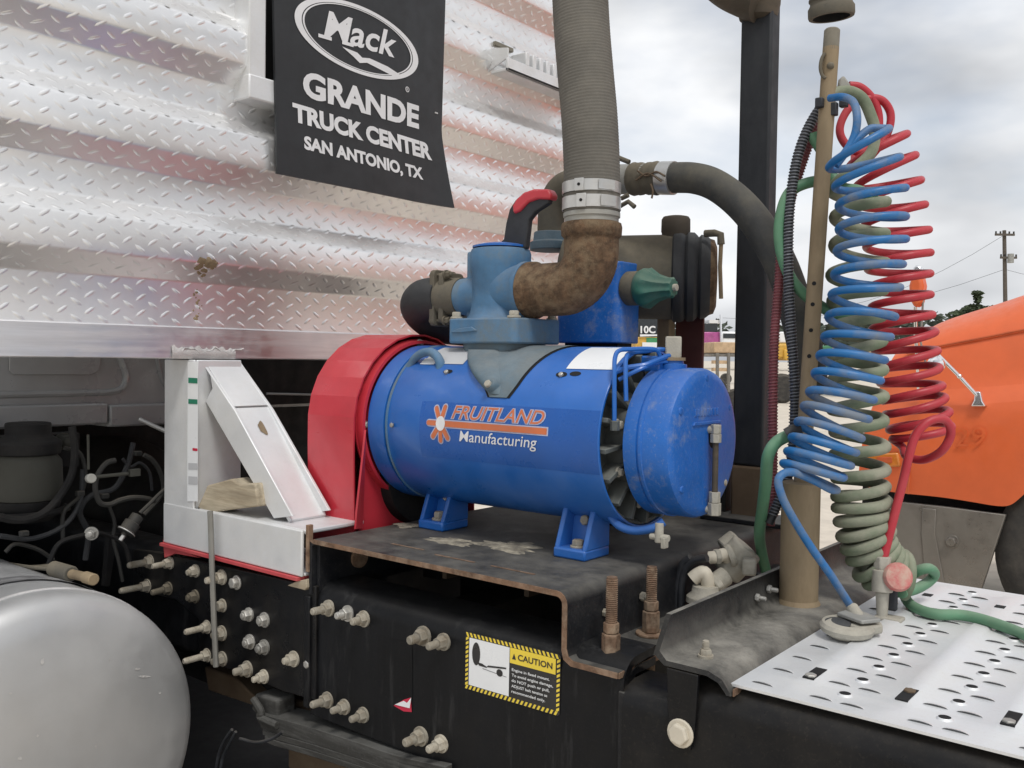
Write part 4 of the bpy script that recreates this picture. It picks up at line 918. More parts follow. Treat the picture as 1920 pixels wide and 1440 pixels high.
build('band_seam', MB().lathe((-1.4665, PY, PZ), (1, 0, 0), [(0, .172), (.0025, .1725), (.0085, .1725), (.011, .172)], 96, cap=False), 'neck_blue', pu)
build('seam_bead', MB().lathe((-1.4605, PY, PZ), (1, 0, 0), [(0, .1735), (.002, .1775), (.004, .1775), (.006, .1735)], 96, cap=False), 'valve_blue', pu)
for px, py in ((737, 797), (742, 655)): 
    x, th = at_cyl(px, py); bolt(pu, cy(x, th, .177), cy(0, th, 1) - V(0, PY, PZ), .0055, 0, False, 'zinc_bolt', name='shroud_screw')
build('end_wall', MB().lathe((-.945, PY, PZ), (1, 0, 0), [(0, .02), (0, .168), (.008, .168)], 64), 'fin_grey', pu)
for i in range(18):
    a = 2 * math.pi * i / 18 + .1; u = V(0, math.cos(a), math.sin(a)); w = V(0, -math.sin(a), math.cos(a))
    build('cooling_fin', MB().obox(V(-.920, PY, PZ) + u * .134, V(.019, 0, 0), u * .031, w * .0045), 'fin_grey', pu, bevel=.0015)
build('fin_ring', MB().lathe((-.932, PY, PZ), (1, 0, 0), [(0, .158), (.010, .160), (.016, .163), (.018, .168), (.0, .168)], 64, cap=False), 'fin_grey', pu)
build('bearing_housing', MB().lathe((-.94, PY, PZ), (1, 0, 0), [(0, .112), (.03, .112), (.04, .105), (.065, .105)], 48), 'fin_grey', pu, smooth=40)
for k, a in enumerate((2.9, 3.6, 0.4, 1.2, 4.4)):
    bolt(pu, (-.905, PY + .128 * math.cos(a), PZ + .128 * math.sin(a)), (1, 0, 0), .008, 0, True, 'pale_dust_metal', name='flange_bolt')
RC = .1405
cap = MB().lathe((-.884, PY, PZ - .003), (1, 0, 0), [(0, .118), (0, .134), (.004, RC), (.030, RC), (.0315, RC - .003), (.0345, RC - .003), (.036, RC + .0012), (.041, RC + .0012), (.0425, RC - .001), (.084, RC - .0015), (.0915, RC - .005), (.0955, RC - .0115), (.0975, RC - .022), (.0975, .02)], 96)
co = build('end_cover', cap, 'worn_blue', pu, smooth=25)
XC_ = -.884 + .0975
build('cover_pad', MB().slab([V(XC_ - .001, PY + y, PZ + z) for y, z in ((-.055, .032), (.055, .032), (.055, .038), (-.05, .038))], (.004, 0, 0)), 'worn_blue', co, bevel=.001)
pg = at(1340, 822, X=XC_)
build('gauge_recess', MB().lathe((XC_ - .001, pg.y - .004, pg.z + .002), (1, 0, 0), [(0, .021), (.0016, .021)], 20), 'dark_void', co)
for y, z in ((-.099, .060), (.098, .060), (-.09, -.08), (.085, -.085), (0, .118)):
    bolt(co, (XC_ - .006, PY + y, PZ + z), (1, 0, 0), .0075, 0, False, 'worn_blue' if y != .085 else 'dusty_bolt', name='cover_bolt')
# raised moulded word plate on the cover (worn illegible)
for i in range(8): build('moulded_mark', MB().box((XC_ - .001, PY - .048 + i * .0125, PZ + .048), (XC_ + .0016, PY - .040 + i * .0125, PZ + .062)), 'worn_blue', co, bevel=.001)
# sight gauge
gx = XC_ + .014
ga, gb_, gc, gd = at(1344, 796, X=gx), at(1342, 830, X=gx), at(1341, 922, X=gx), at(1339, 966, X=gx)
sg = build('sight_tube', MB().cyl(V(gx, gb_.y, gb_.z + .004), V(gx, gb_.y, gc.z - .004), .0058, 14), 'brown_elbow', pu)
build('gauge_fitting', MB().hexa(V(gx, gb_.y, gb_.z), V(gx, gb_.y, gb_.z + .016), .0105).hexa(V(gx, gb_.y, gb_.z + .0165), V(gx, gb_.y, ga.z), .0098), 'pale_dust_metal', sg, bevel=.001)
build('gauge_fitting', MB().hexa(V(gx, gb_.y, gc.z), V(gx, gb_.y, gc.z - .02), .0108).hexa(V(gx, gb_.y, gc.z - .0205), V(gx, gb_.y, gd.z), .0125), 'pale_dust_metal', sg, bevel=.001)
build('gauge_fitting', MB().cyl(V(gx, gb_.y, ga.z - .01), V(XC_ - .002, gb_.y, ga.z - .01), .007).cyl(V(gx, gb_.y, gd.z + .01), V(XC_ - .02, gb_.y, gd.z + .01), .007), 'pale_dust_metal', sg)
# oil filler on top
of = at(1292, 690, Y=PY - .01)
of = V(-.853, PY - .01, PZ + .132)
fo = build('filler_neck', MB().lathe(of, (0, 0, 1), [(0, .026), (.010, .026), (.012, .020), (.018, .019)], 24), 'pump_blue', pu)
hd = at(1291, 660, Y=of.y); rot = Matrix.Rotation(.5, 3, 'Z')
build('filler_plug', MB().box((of.x - .015, of.y - .015, of.z + .018), (of.x + .015, of.y + .015, of.z + .063), rot=rot), 'pale_dust_metal', pu, bevel=.003)
build('filler_plug_flange', MB().lathe(of + V(0, 0, .0175), (0, 0, 1), [(0, .023), (.006, .023)], 24), 'pole_tan', pu)
# oil lines: thin blue copper tubes
def oil(pts, Y=1.43, r=.0042, mt='pump_blue', n=6): return build('oil_line', MB().tube(spline([at(*q[:2], Y=(q[2] if len(q) > 2 else Y)) for q in pts], n), r, 8), mt, pu)
oil([(1152, 795, 1.405), (1152, 760, 1.405), (1152, 700, 1.41), (1153, 672, 1.42), (1160, 658, 1.43), (1180, 655, 1.45), (1215, 654, 1.48), (1233, 658, 1.5), (1238, 675, 1.51), (1240, 692, 1.52)])
oil([(1174, 752, 1.42), (1173, 700, 1.43), (1174, 672, 1.44), (1182, 662, 1.46), (1215, 658, 1.5), (1240, 655, 1.52), (1258, 660, 1.55), (1266, 676, 1.55), (1268, 695, 1.55)])
oil([(1150, 700, 1.44), (1175, 690, 1.45), (1210, 684, 1.47), (1235, 674, 1.5), (1262, 664, 1.54)], r=.005)
oil([(1160, 712, 1.44), (1200, 692, 1.46), (1225, 682, 1.49), (1248, 678, 1.52), (1270, 684, 1.55)], r=.004)
p_ = at(1153, 795, Y=1.405); build('line_fitting', MB().hexa(p_ + V(0, 0, -.012), p_ + V(0, 0, .006), .009), 'fin_grey', pu, bevel=.001)
p_ = V(-.885, PY - .0, PZ + .12)
build('oil_block', MB().box((-.905, PY - .045, PZ + .128), (-.862, PY - .005, PZ + .158)), 'pump_blue', pu, bevel=.004)
# nameplates wrapped on the shroud
def patch(x0, x1, t0, t1, r, n=8):
    mb = MB(); mb.rings([[cy(x0 + (x1 - x0) * i / 4, t0 + (t1 - t0) * k / n, r) for i in range(5)] for k in range(n + 1)], cap=False, closed=False); return mb
xa, ta_ = at_cyl(1062, 692); xb, tb2 = at_cyl(1140, 694)
build('nameplate', patch(xa, xb + .012, ta_, ta_ + .55, PR + .0012), 'sticker_white', pu, smooth=80)
xa, ta_ = at_cyl(792, 682); xb, tb2 = at_cyl(868, 684)
build('nameplate', patch(xa, xb, ta_, ta_ + .45, PR + .0012), 'canister_khaki' if False else 'sticker_grey', pu, smooth=80)
def blob(px, py, w, h, mt, nm, r=PR + .0008, n=14):
    x, th = at_cyl(px, py); mb = MB(); mb.add([cy(x + w * math.cos(2 * math.pi * i / n), th + h / PR * math.sin(2 * math.pi * i / n), r) for i in range(n)], [tuple(range(n))]); build(nm, mb, mt, pu, smooth=0)
for px, py in ((1053, 703), (1079, 701), (840, 697), (1053, 702)): blob(px, py, .013, .006, 'dark_void', 'slot')
for px, py in ((1053, 704), (838, 699)):
    x, th = at_cyl(px, py); bolt(pu, cy(x, th, PR), cy(0, th, 1) - V(0, PY, PZ), .0058, 0, False, 'zinc_bolt', name='shroud_screw')
# lifting hook
hk = [at(x, y, Y=1.44) for x, y in ((768, 690), (776, 674), (790, 663), (806, 660), (819, 668), (826, 683), (825, 698), (815, 705))]
build('lifting_eye', MB().tube(spline(hk, 6), lambda f: .0085 + .003 * f, 10), 'valve_blue', pu)
x, th = at_cyl(800, 678); build('hook_gap', patch(x - .012, x + .03, th - .06, th + .06, PR + .0012), 'sticker_white', pu, smooth=80)
# decal: darker blue field, sunburst, bar, lettering
lx0, lt0 = at_cyl(792, 835); lx1, lt1 = at_cyl(1045, 835)
f1 = at_cyl(795, 752); f2 = at_cyl(1118, 890)
dec = build('logo_field', patch(lx0 - .006, at_cyl(1120, 850)[0], f2[1], f1[1], PR + .0007, 16), 'decal_blue', pu, smooth=80)
sx, st_ = at_cyl(827, 794)
def lg(u, v, k=0.0): return cy(sx + u, st_ + v / PR, PR + .0013 + k)
def capsule(mb, ang, r0, r1, w, k, sx_=1.0):
    c, s = math.cos(ang), math.sin(ang); pts = []
    pts += [(r0, -w), (r1 - w, -w)] + [(r1 - w + w * math.cos(t_), w * math.sin(t_)) for t_ in [R(-60), R(-20), R(20), R(60)]] + [(r1 - w, w), (r0, w)]
    mb.add([lg((a * c - b * s) * sx_, a * s + b * c, k) for a, b in pts], [tuple(range(len(pts)))])
# letter metrics
ra = abs(at_cyl(862, 797)[0] - sx); e_ = at_cyl(1026, 808); bar_len = abs(e_[0] - sx)
pal, ora = MB(), MB(); ry = .040
for a in (78, 118, 180, 232, 270, 305):
    capsule(pal, R(a), .010, ry + .003 if a != 180 else ry + .001, .0078, 0); capsule(ora, R(a), .010, ry, .0052, .0006)
def bar(mb, w, l, k):
    N = 12; mb.rings([[lg(l * i / N, w, k) for i in range(N + 1)], [lg(l * i / N, -w, k) for i in range(N + 1)]], cap=False, closed=False)
bar(pal, .0085, bar_len + .003, 0); bar(ora, .0060, bar_len, .0006)
def word(mb, body, a, b, y0, y1, k, bold, shear, caps=None):
    vs, fs = fit_text(body, a, b, y0, y1, shear=shear, bold=bold, caps=caps); mb.add([lg(x, y, k) for x, y in vs], fs)
wa, wb = at_cyl(846, 795)[0] - sx, at_cyl(1020, 806)[0] - sx
word(pal, 'FRUITLAND', wa - .002, wb + .002, .0100, .0400, .0003, .055, .28)
word(ora, 'FRUITLAND', wa + .001, wb - .001, .0118, .0385, .0009, .004, .28)
build('logo_outline', pal, 'logo_pale', dec, smooth=0); build('logo_print', ora, 'logo_orange', dec, smooth=0)
ma, mb_ = at_cyl(862, 818)[0] - sx, at_cyl(1008, 828)[0] - sx
wh = MB(); word(wh, 'Manufacturing', ma, mb_, -.0325, -.0115, .0009, .004, .16, caps='M')
sdk = MB(); sdk.add([lg(.0128 * math.cos(2 * math.pi * i / 20), .0150 * math.sin(2 * math.pi * i / 20), .0012) for i in range(20)], [tuple(range(20))])
build('sun_disc', sdk, 'print_white', dec, smooth=0); build('white_lettering', wh, 'print_white', dec, smooth=0)
# suction neck: grey-blue casting let into the shroud
def vpatch(r, gx=0.0, nrow=16):
    tx, tt = at_cyl(935, 746); top = R(100); rows = []
    xl_t, xr_t = -1.40, -1.085
    for k in range(nrow + 1):
        f = k / nrow; th = tt + (top - tt) * f - (gx * .16 if k == 0 else 0)
        if f < .10: l, r_ = -.022 - .20 * f, .022 + .12 * f
        else: l, r_ = -.042 - .14 * (f - .1), .034 + (f - .1) * .055
        c = tx; rows.append([cy(c + (l - gx) + (r_ - l + 2 * gx) * i / 8, th, r) for i in range(9)])
    mb = MB(); mb.rings(rows, cap=False, closed=False); return mb
build('neck_gap', vpatch(PR + .0010, .006), 'dark_void', pu, smooth=80)
build('neck_saddle', vpatch(PR + .0028), 'neck_blue', pu, smooth=80)
VX = at(938, 540, Y=PY).x
build('neck', MB().lathe((VX + .012, PY - .01, 1.47), (0, 0, 1), [(0, .066), (.03, .062), (.06, .060), (.095, .062)], 32), 'neck_blue', pu, smooth=40)
nA, nB = V(VX + .010, PY - .040, 1.566), cy(*at_cyl(930, 736), PR - .006); nr = []
for k in range(11):
    f = k / 10; c = nA.lerp(nB, f); c = c + V(0, -.022 * math.sin(math.pi * f), .004 * math.sin(math.pi * f)); ra2 = .052 * (1 - f) ** .8 + .019 * f
    nr.append([c + V(ra2 * math.cos(2 * math.pi * i / 28), ra2 * (.9 - .25 * f) * math.sin(2 * math.pi * i / 28), 0) for i in range(28)])
build('neck_casting', MB().rings(nr), 'neck_blue', pu, smooth=60)
bx, bt = at_cyl(928, 726); build('neck_boss', MB().lathe(cy(bx, bt, PR - .01), cy(0, bt, 1) - V(0, PY, PZ), [(0, .016), (.022, .014), (.028, .009)], 16), 'neck_blue', pu, bevel=.002)
bolt(pu, cy(bx - .003, bt - .02, PR + .016), cy(0, bt, 1) - V(0, PY, PZ), .008, 0, False, 'pale_dust_metal', name='flange_bolt')
# feet
def foot(px, py):
    q = at(px, py, Z=ZP); x, y = q.x, q.y; w = .037
    f = MB().box((x - w, y, ZP), (x + w, y + .085, ZP + .020))
    fo_ = build('foot', f, 'pump_blue', pu, bevel=.004)
    for s_ in (-1, 1):
        xx = x + s_ * (w - .0055)
        build('foot_rib', MB().prism([(y + .003, ZP + .018), (y + .085, ZP + .018), (y + .085, ZP + .118), (y + .050, ZP + .108), (y + .030, ZP + .090)], 'X', xx - .0055, xx + .0055), 'pump_blue', fo_, bevel=.003)
    build('foot_web', MB().slab([(x - w + .01, y + .045, ZP + .018), (x + w - .01, y + .045, ZP + .018), (x + w - .01, y + .062, ZP + .108), (x - w + .01, y + .062, ZP + .108)], (0, .02, 0)), 'pump_blue', fo_)
    bolt(pu, (x + .003, y + .026, ZP + .020), (0, 0, 1), .0125, 0, True, 'dusty_bolt', name='foot_bolt')
    bolt(pu, (x + .004, y + .052, ZP + .068), (0, -.97, .2), .010, 0, False, 'dusty_bolt', name='foot_bolt')
foot(1066, 1049); foot(806, 994)
# drain pipe and petcock below the cover
build('drain_pipe', MB().tube(spline([at(1140, 960, Y=1.47), at(1160, 985, Y=1.46), at(1190, 995, Y=1.46), at(1225, 990, Y=1.46), at(1245, 978, Y=1.47)], 6), .008, 10), 'pump_blue', pu)
q = at(1236, 1003, Y=1.46)
build('petcock', MB().cyl(q + V(0, 0, .022), q + V(0, 0, -.014), .008, 12).cyl(q + V(-.018, 0, -.004), q + V(.020, 0, -.004), .0065, 12).obox(q + V(.018, -.012, -.010), V(.004, 0, 0), V(0, .008, 0), V(0, 0, .010)), 'pale_dust_metal', pu, bevel=.0015)

# ------------------------------------------------------------------ red belt guard
GX0, GX1, GR = -1.686, -1.532, .203
bg = thing('belt_guard', 'red faceted sheet metal belt guard at the left end of the blue pump', 'belt guard', (-1.6, PY, 1.1))
def gprof(r):
    pts = [(PY - r + .006, 1.072), (PY - r, PZ - .05)] + [(PY - r * math.cos(R(a)), PZ + r * math.sin(R(a))) for a in (4, 17, 30, 43, 56, 69, 82, 95, 108, 125, 142, 160, 178)] + [(PY + r, 1.072)]
    return pts
o_, i_ = gprof(GR), gprof(GR - .004)
gm = MB(); gm.rings([[V(GX0, a, b) for a, b in o_], [V(GX1, a, b) for a, b in o_], [V(GX1, a, b) for a, b in i_], [V(GX0, a, b) for a, b in i_]], cap=False, closed=False)
build('shell', gm, 'guard_red', bg, smooth=8)
build('left_plate', MB().prism(o_, 'X', GX0 - .003, GX0), 'guard_red', bg, smooth=0)
bp_ = [(PY - .191 * math.cos(R(a)), PZ + .191 * math.sin(R(a))) for a in range(-30, 211, 8)]
build('back_plate', MB().prism([(PY - .187, 1.075)] + bp_ + [(PY + .187, 1.075)], 'X', -1.543, -1.539), 'guard_red', bg, smooth=0)
build('back_ring', MB().lathe((-1.538, PY, PZ), (1, 0, 0), [(0, .182), (.0, .1885), (.019, .1875), (.020, .181)], 96, cap=False), 'guard_red', bg, smooth=40)
build('side_flange', MB().slab([at(683, 806, Y=1.358), at(666, 960, Y=1.325), at(664, 992, Y=1.325), at(677, 990, Y=1.358)], (.004, .002, 0)), 'guard_red', bg)
for px, py in ((683, 796), (786, 643)):
    q = at(px, py, X=-1.53); bolt(bg, q, (1, 0, 0), .0075, 0, True, 'zinc_bolt', name='guard_bolt')
pul = thing('drive_pulley', 'dark drive pulley under the pump behind the red guard', 'pulley', (-1.52, PY, 1.2))
build('wheel', MB().lathe((-1.60, PY, 1.27), (1, 0, 0), [(0, .11), (.03, .12), (.05, .12), (.085, .11)], 40), 'grimy_black', pul)
build('belt', MB().box((-1.60, PY - .125, 1.0), (-1.54, PY - .09, 1.30)), 'black_rubber', pul)
build('belt', MB().box((-1.60, PY + .09, 1.0), (-1.54, PY + .125, 1.30)), 'black_rubber', pul)

# ------------------------------------------------------------------ four-way valve on top of the pump
va_ = thing('changeover_valve', 'dusty grey-blue cast valve with red-gripped lever standing on top of the pump', 'valve', (VX, PY, 1.56))
zf0, zf1 = 1.579, 1.633
fx0, fx1 = VX - .083, VX + .108
def rrect(x0, x1, y0, y1, r, n=5):
    out = []
    for cx_, cy_, a0 in ((x1 - r, y0 + r, -90), (x1 - r, y1 - r, 0), (x0 + r, y1 - r, 90), (x0 + r, y0 + r, 180)):
        out += [(cx_ + r * math.cos(R(a0 + 90 * i / n)), cy_ + r * math.sin(R(a0 + 90 * i / n))) for i in range(n + 1)]
    return out
build('flange', MB().prism(rrect(fx0, fx1, PY - .080, PY + .082, .014), 'Z', zf0, zf1), 'valve_blue', va_, bevel=.004)
build('flange_step', MB().prism(rrect(fx0 + .012, fx1 - .012, PY - .068, PY + .070, .045), 'Z', zf0 - .022, zf0 + .002), 'neck_blue', va_, bevel=.002)
lens = [(VX - .070, zf1 - .030), (VX - .045, zf1 - .022), (VX - .01, zf1 - .019), (VX + .005, zf1 - .027), (VX - .04, zf1 - .031)]
build('cast_boss', MB().prism(lens, 'Y', PY - .0835, PY - .079), 'valve_blue', va_, bevel=.001)
build('body', MB().lathe((VX, PY, zf1 - .001), (0, 0, 1), [(0, .074), (.012, .066), (.03, .0625), (.105, .0625), (.115, .066), (.142, .067), (.152, .064), (.157, .05)], 48), 'valve_blue', va_, smooth=40)
build('cover_lid', MB().lathe((VX, PY, zf1 + .155), (0, 0, 1), [(0, .062), (.004, .062), (.008, .045), (.012, .02)], 32), 'worn_blue', va_, smooth=40)
zq = at(985, 545, Y=PY).z; zl = at(870, 557, Y=PY).z
build('right_port', MB().lathe((VX + .02, PY, zq), (1, 0, 0), [(0, .060), (.045, .058), (.052, .062), (.064, .062), (.066, .05)], 40), 'valve_blue', va_, smooth=40)
build('left_port', MB().lathe((VX - .02, PY, zl), (-1, 0, 0), [(0, .050), (.06, .047), (.075, .042), (.10, .041)], 36), 'valve_blue', va_, smooth=40)
build('side_rib', MB().box((VX - .074, PY - .03, zf1), (VX - .055, PY + .02, zf1 + .15)), 'valve_blue', va_, bevel=.006)
for x, y in ((fx0 + .015, PY - .066), (fx1 - .015, PY - .066), (fx0 + .015, PY + .066), (fx1 - .015, PY + .066)):
    bolt(va_, (x, y, zf1), (0, 0, 1), .0105, 0, True, 'pale_dust_metal', name='flange_bolt')
lev = [at(x, y, Y=PY) for x, y in ((925, 466), (985, 466), (988, 440), (991, 412), (1003, 397), (1028, 381), (1031, 366), (1026, 357), (1000, 356), (980, 362), (966, 375), (955, 392), (948, 420), (944, 448))]
lo = build('lever', MB().slab(lev, (0, .016, 0)), 'wrap_black', va_, bevel=.003)  # its dark colour also paints the shaded underside of the red sleeve
gp = [at(x, y, Y=PY - .005) for x, y in ((959, 386), (968, 372), (982, 360), (1000, 354), (1027, 354), (1033, 364), (1031, 374), (1008, 373), (990, 379), (974, 396), (962, 401))]
build('red_grip', MB().slab(gp, (0, .028, 0)), 'guard_red', lo, bevel=.005, segs=3)
build('lever_hub', MB().lathe(at(953, 468, Y=PY) - V(0, 0, .004), (0, 0, 1), [(0, .03), (.010, .028), (.014, .018)], 24), 'worn_blue', va_)
# left: clamp flange and black rubber elbow hose
hx = at(845, 560, Y=PY).x
lhz = thing('rubber_hose_elbow', 'short black rubber hose bend clamped on the left port of the valve', 'hose', (hx, PY, zl))
build('clamp_plate', MB().prism(rrect(PY - .040, PY + .040, zl - .066, zl + .062, .012), 'X', hx - .030, hx - .016).prism(rrect(PY - .036, PY + .036, zl - .060, zl + .056, .012), 'X', hx - .006, hx + .008), 'dusty_clay', lhz, bevel=.002)
build('clamp_core', MB().lathe((hx - .02, PY, zl), (1, 0, 0), [(0, .045), (.06, .044)], 24), 'dusty_clay', lhz)
for y, z in ((-.026, .050), (-.026, -.054)): bolt(lhz, (hx + .008, PY + y, zl + z), (1, 0, 0), .009, .006, True, 'dusty_clay', name='clamp_bolt'); build('clamp_rod', MB().cyl((hx - .04, PY + y, zl + z), (hx + .01, PY + y, zl + z), .004, 8), 'dusty_clay', lhz)
hp = spline([V(hx - .02, PY, zl), V(hx - .055, PY, zl), V(hx - .085, PY, zl - .004), V(hx - .115, PY + .02, zl - .018), V(hx - .125, PY + .06, zl - .04), V(hx - .12, PY + .11, zl - .055), V(hx - .11, PY + .2, zl - .06)], 8)
build('hose', MB().tube(hp, .0485, 32), 'black_rubber', lhz)

# ------------------------------------------------------------------ rusty elbow and ribbed suction hose
el = thing('pipe_elbow', 'rough rust-brown cast iron pipe elbow between the valve and the grey hose', 'pipe elbow', (VX + .08, PY, zq))
ex = at(1108, 500, Y=PY).x; e0 = VX + .083
RE = .0555
path = [V(e0, PY, zq), V(e0 + .02, PY, zq)]
rad0 = ex - e0 - .03; rad = .072; path.append(V(ex - rad - .004, PY, zq))
for i in range(13):
    a = math.pi / 2 * i / 12; path.append(V(ex - rad + rad * math.sin(a), PY, zq + rad - rad * math.cos(a)))
path += [V(ex, PY, zq + rad + .01), V(ex, PY, zq + rad0 + .006)]
build('elbow', MB().tube(path, RE, 40), 'rusty_steel', el, smooth=50)
build('inlet_collar', MB().lathe((e0 - .004, PY, zq), (1, 0, 0), [(0, .05), (0, .0605), (.020, .0605), (.026, RE)], 40, cap=False), 'rusty_steel', el, smooth=40)
zt = zq + rad0 + .004
build('outlet_collar', MB().lathe((ex, PY, zt - .030), (0, 0, 1), [(0, RE), (.006, .061), (.022, .062), (.030, .060), (.032, .05)], 40), 'rusty_steel', el, smooth=40)
sh_ = thing('suction_hose', 'wide grey ribbed suction hose rising from the rusty elbow, held by two steel band clamps', 'hose', (ex, PY, zt))
zs = at(1108, 399, Y=PY).z
build('pipe_stub', MB().lathe((ex, PY, zt), (0, 0, 1), [(0, .0545), (zs - zt + .03, .0545)], 40), 'galvanised', sh_)
build('stub_lip', MB().lathe((ex, PY, zs - .012), (0, 0, 1), [(0, .0545), (.002, .0575), (.010, .0575), (.012, .0545)], 40, cap=False), 'galvanised', sh_)
hc = [at(x, y, Y=PY) for x, y in ((1108, 402), (1110, 360), (1109, 300), (1105, 220), (1098, 140), (1092, 70), (1088, 0), (1085, -90), (1084, -180))]
hc[0] = V(ex, PY, zs)
el_end = at(1290, -110, Y=2.04); tp0 = hc[-1]
hc += [tp0 + V(.005, .06, .13), tp0.lerp(el_end, .35) + V(-.01, 0, .20), tp0.lerp(el_end, .72) + V(-.03, 0, .14), el_end]
cl_ = resample(spline(hc, 14), .0016)
rads = []
for i, q in enumerate(cl_):
    w = i % 4
    rads.append(.0566 + (.00035 if w in (1, 2) else -.0001))
build('ribbed_hose', MB().tube(cl_, rads, 44), 'hose_grey', sh_, smooth=60)
for k, (py, hh) in enumerate(((384, .024), (355, .022))):
    c = at(1109, py, Y=PY); c = V(c.x, PY, c.z)
    bd = build('band_clamp', MB().lathe(c - V(0, 0, hh / 2), (0, 0, 1), [(0, .0575), (0, .0594), (hh, .0594), (hh, .0575)], 56, cap=False), 'clamp_steel', sh_, smooth=40)
    dirn = V(-.55, -.83, 0).normalized() if False else V(.25, -.97, 0).normalized(); sd_ = V(-dirn.y, dirn.x, 0)
    if k == 1: dirn = V(.18, -.98, 0).normalized(); sd_ = V(-dirn.y, dirn.x, 0)
    build('buckle', MB().obox(c + dirn * .0605, dirn * .0022, sd_ * .010, V(0, 0, hh * .56)), 'clamp_steel', bd, bevel=.001)
    build('buckle_screw', MB().cyl(c + dirn * .062, c + dirn * .0636, .0032, 10), 'dark_void', bd)
    build('band_tail', MB().obox(c + (dirn * .6 + sd_ * .8).normalized() * .0602, (dirn * .6 + sd_ * .8).normalized() * .0008, (sd_ * .6 - dirn * .8) * .018, V(0, 0, hh * .42)), 'clamp_steel', bd)

# ------------------------------------------------------------------ arched air hose with bolt clamp
YA = 1.82
ah = thing('discharge_hose', 'dusty black hose arching right from behind the grey hose and down across the black post', 'hose', at(1300, 340, Y=YA))
arch = [(1262, 333), (1300, 334), (1335, 344), (1372, 368), (1408, 404), (1437, 446), (1462, 492), (1482, 545), (1500, 610), (1514, 680), (1522, 740)]
arch = [at(x, y, Y=YA - max(0, (x - 1440)) * .0005) for x, y in arch]
ra_ = 28.5 * 2.03 / FPX
build('hose', MB().tube(spline(arch, 8), ra_, 32), 'dusty_black_hose', ah)
pip = [at(x, y, Y=YA) for x, y in ((1033, 452), (1033, 420), (1036, 385), (1050, 355), (1078, 341), (1120, 337), (1180, 336), (1262, 333))]
build('pipe', MB().tube(spline(pip[:6], 8), ra_ * .98, 28), 'dusty_clay', ah)
build('pipe_base', MB().lathe(at(1033, 470, Y=YA), (0, 0, 1), [(0, .052), (.02, .052), (.022, .044), (.045, .042)], 28), 'neck_blue', ah, bevel=.002)
build('steel_sleeve', MB().tube(spline(pip[5:], 4), ra_ * 1.02, 28), 'galvanised', ah)
a0, a1 = at(1186, 336, Y=YA), at(1240, 334, Y=YA)
build('wrap', MB().tube([a0.lerp(a1, i / 14) for i in range(15)], lambda f: ra_ * (1.08 + .07 * math.sin(f * 17) * math.cos(f * 7)), 26), 'dusty_clay', ah, smooth=70)
build('hose_ferrule', MB().tube([at(1240, 334, Y=YA), at(1252, 334, Y=YA), at(1264, 334, Y=YA)], ra_ * 1.10, 28), 'clamp_steel', ah)
for pts in (((1160, 296), (1180, 304)), ((1160, 388), (1178, 378), (1190, 388)), ((1165, 372), (1178, 366))):
    build('clamp_bolt', MB().tube([at(x, y, Y=YA - .055) for x, y in pts], .0055, 8), 'dusty_clay', ah)
for pts in (((1195, 320), (1212, 330), (1230, 322), (1246, 330)), ((1192, 338), (1215, 325), (1240, 340)), ((1220, 345), (1224, 358), (1222, 372))):
    build('tie_wire', MB().tube(spline([at(x, y, Y=YA - ra_ * 1.18) for x, y in pts], 5), .0022, 6), 'brown_beam', ah)

# ------------------------------------------------------------------ blue oil separator box with green relief valve
bt_ = thing('oil_separator', 'blue steel box standing behind the rusty elbow with a stained side', 'oil box', at(1140, 640, Y=1.85))
YB0 = 1.74
xl, xr_ = at(1040, 560, Y=YB0).x, at(1160, 560, Y=YB0).x; z0, z1 = at(1185, 643, Y=YB0).z, at(1185, 487, Y=YB0).z
build('box', MB().prism(rrect(xl, xr_, YB0, YB0 + .10, .02), 'Z', z0, z1), 'worn_blue', bt_, bevel=.003)
build('top_ring', MB().lathe(((xl + xr_) / 2, YB0 + .05, z1), (0, 0, 1), [(0, .046), (.01, .046), (.012, .04), (.03, .04)], 28), 'neck_blue', bt_, bevel=.002)
build('stand', MB().box((xl + .01, YB0 + .03, ZP), (xr_ - .02, YB0 + .09, z0)), 'grimy_black', bt_)
rv_ = thing('relief_valve', 'small dark green conical relief valve with brown ring on the side of the blue box', 'relief valve', at(1190, 540, Y=YB0 + .04))
r0 = at(1176, 541, Y=YB0 + .04); r1 = at(1268, 539, Y=YB0 + .04); dd = (r1 - r0); Lr = dd.length; dd.normalize()
build('ring', MB().lathe(r0, dd, [(0, .036), (.004, .0385), (.026, .0385), (.034, .034)], 32), 'dusty_clay', rv_, smooth=40)
gv = MB(); n_ = 36; prf = [(.028, .032), (.036, .040), (.047, .0445), (.057, .043), (.069, .035), (.081, .028), (Lr - .020, .021), (Lr - .010, .0215), (Lr - .006, .019)]
_, aa, ab = frame_of(dd)
gv.rings([[r0 + dd * h + (aa * math.cos(2 * math.pi * i / n_) + ab * math.sin(2 * math.pi * i / n_)) * (r_ * (1 + (.09 * math.cos(9 * 2 * math.pi * i / n_) if h > .055 else 0))) for i in range(n_)] for h, r_ in prf])
build('bonnet', gv, 'relief_green', rv_, smooth=50)
build('tip', MB().cyl(r0 + dd * (Lr - .010), r0 + dd * (Lr + .002), .008, 12), 'pale_dust_metal', rv_, bevel=.001)

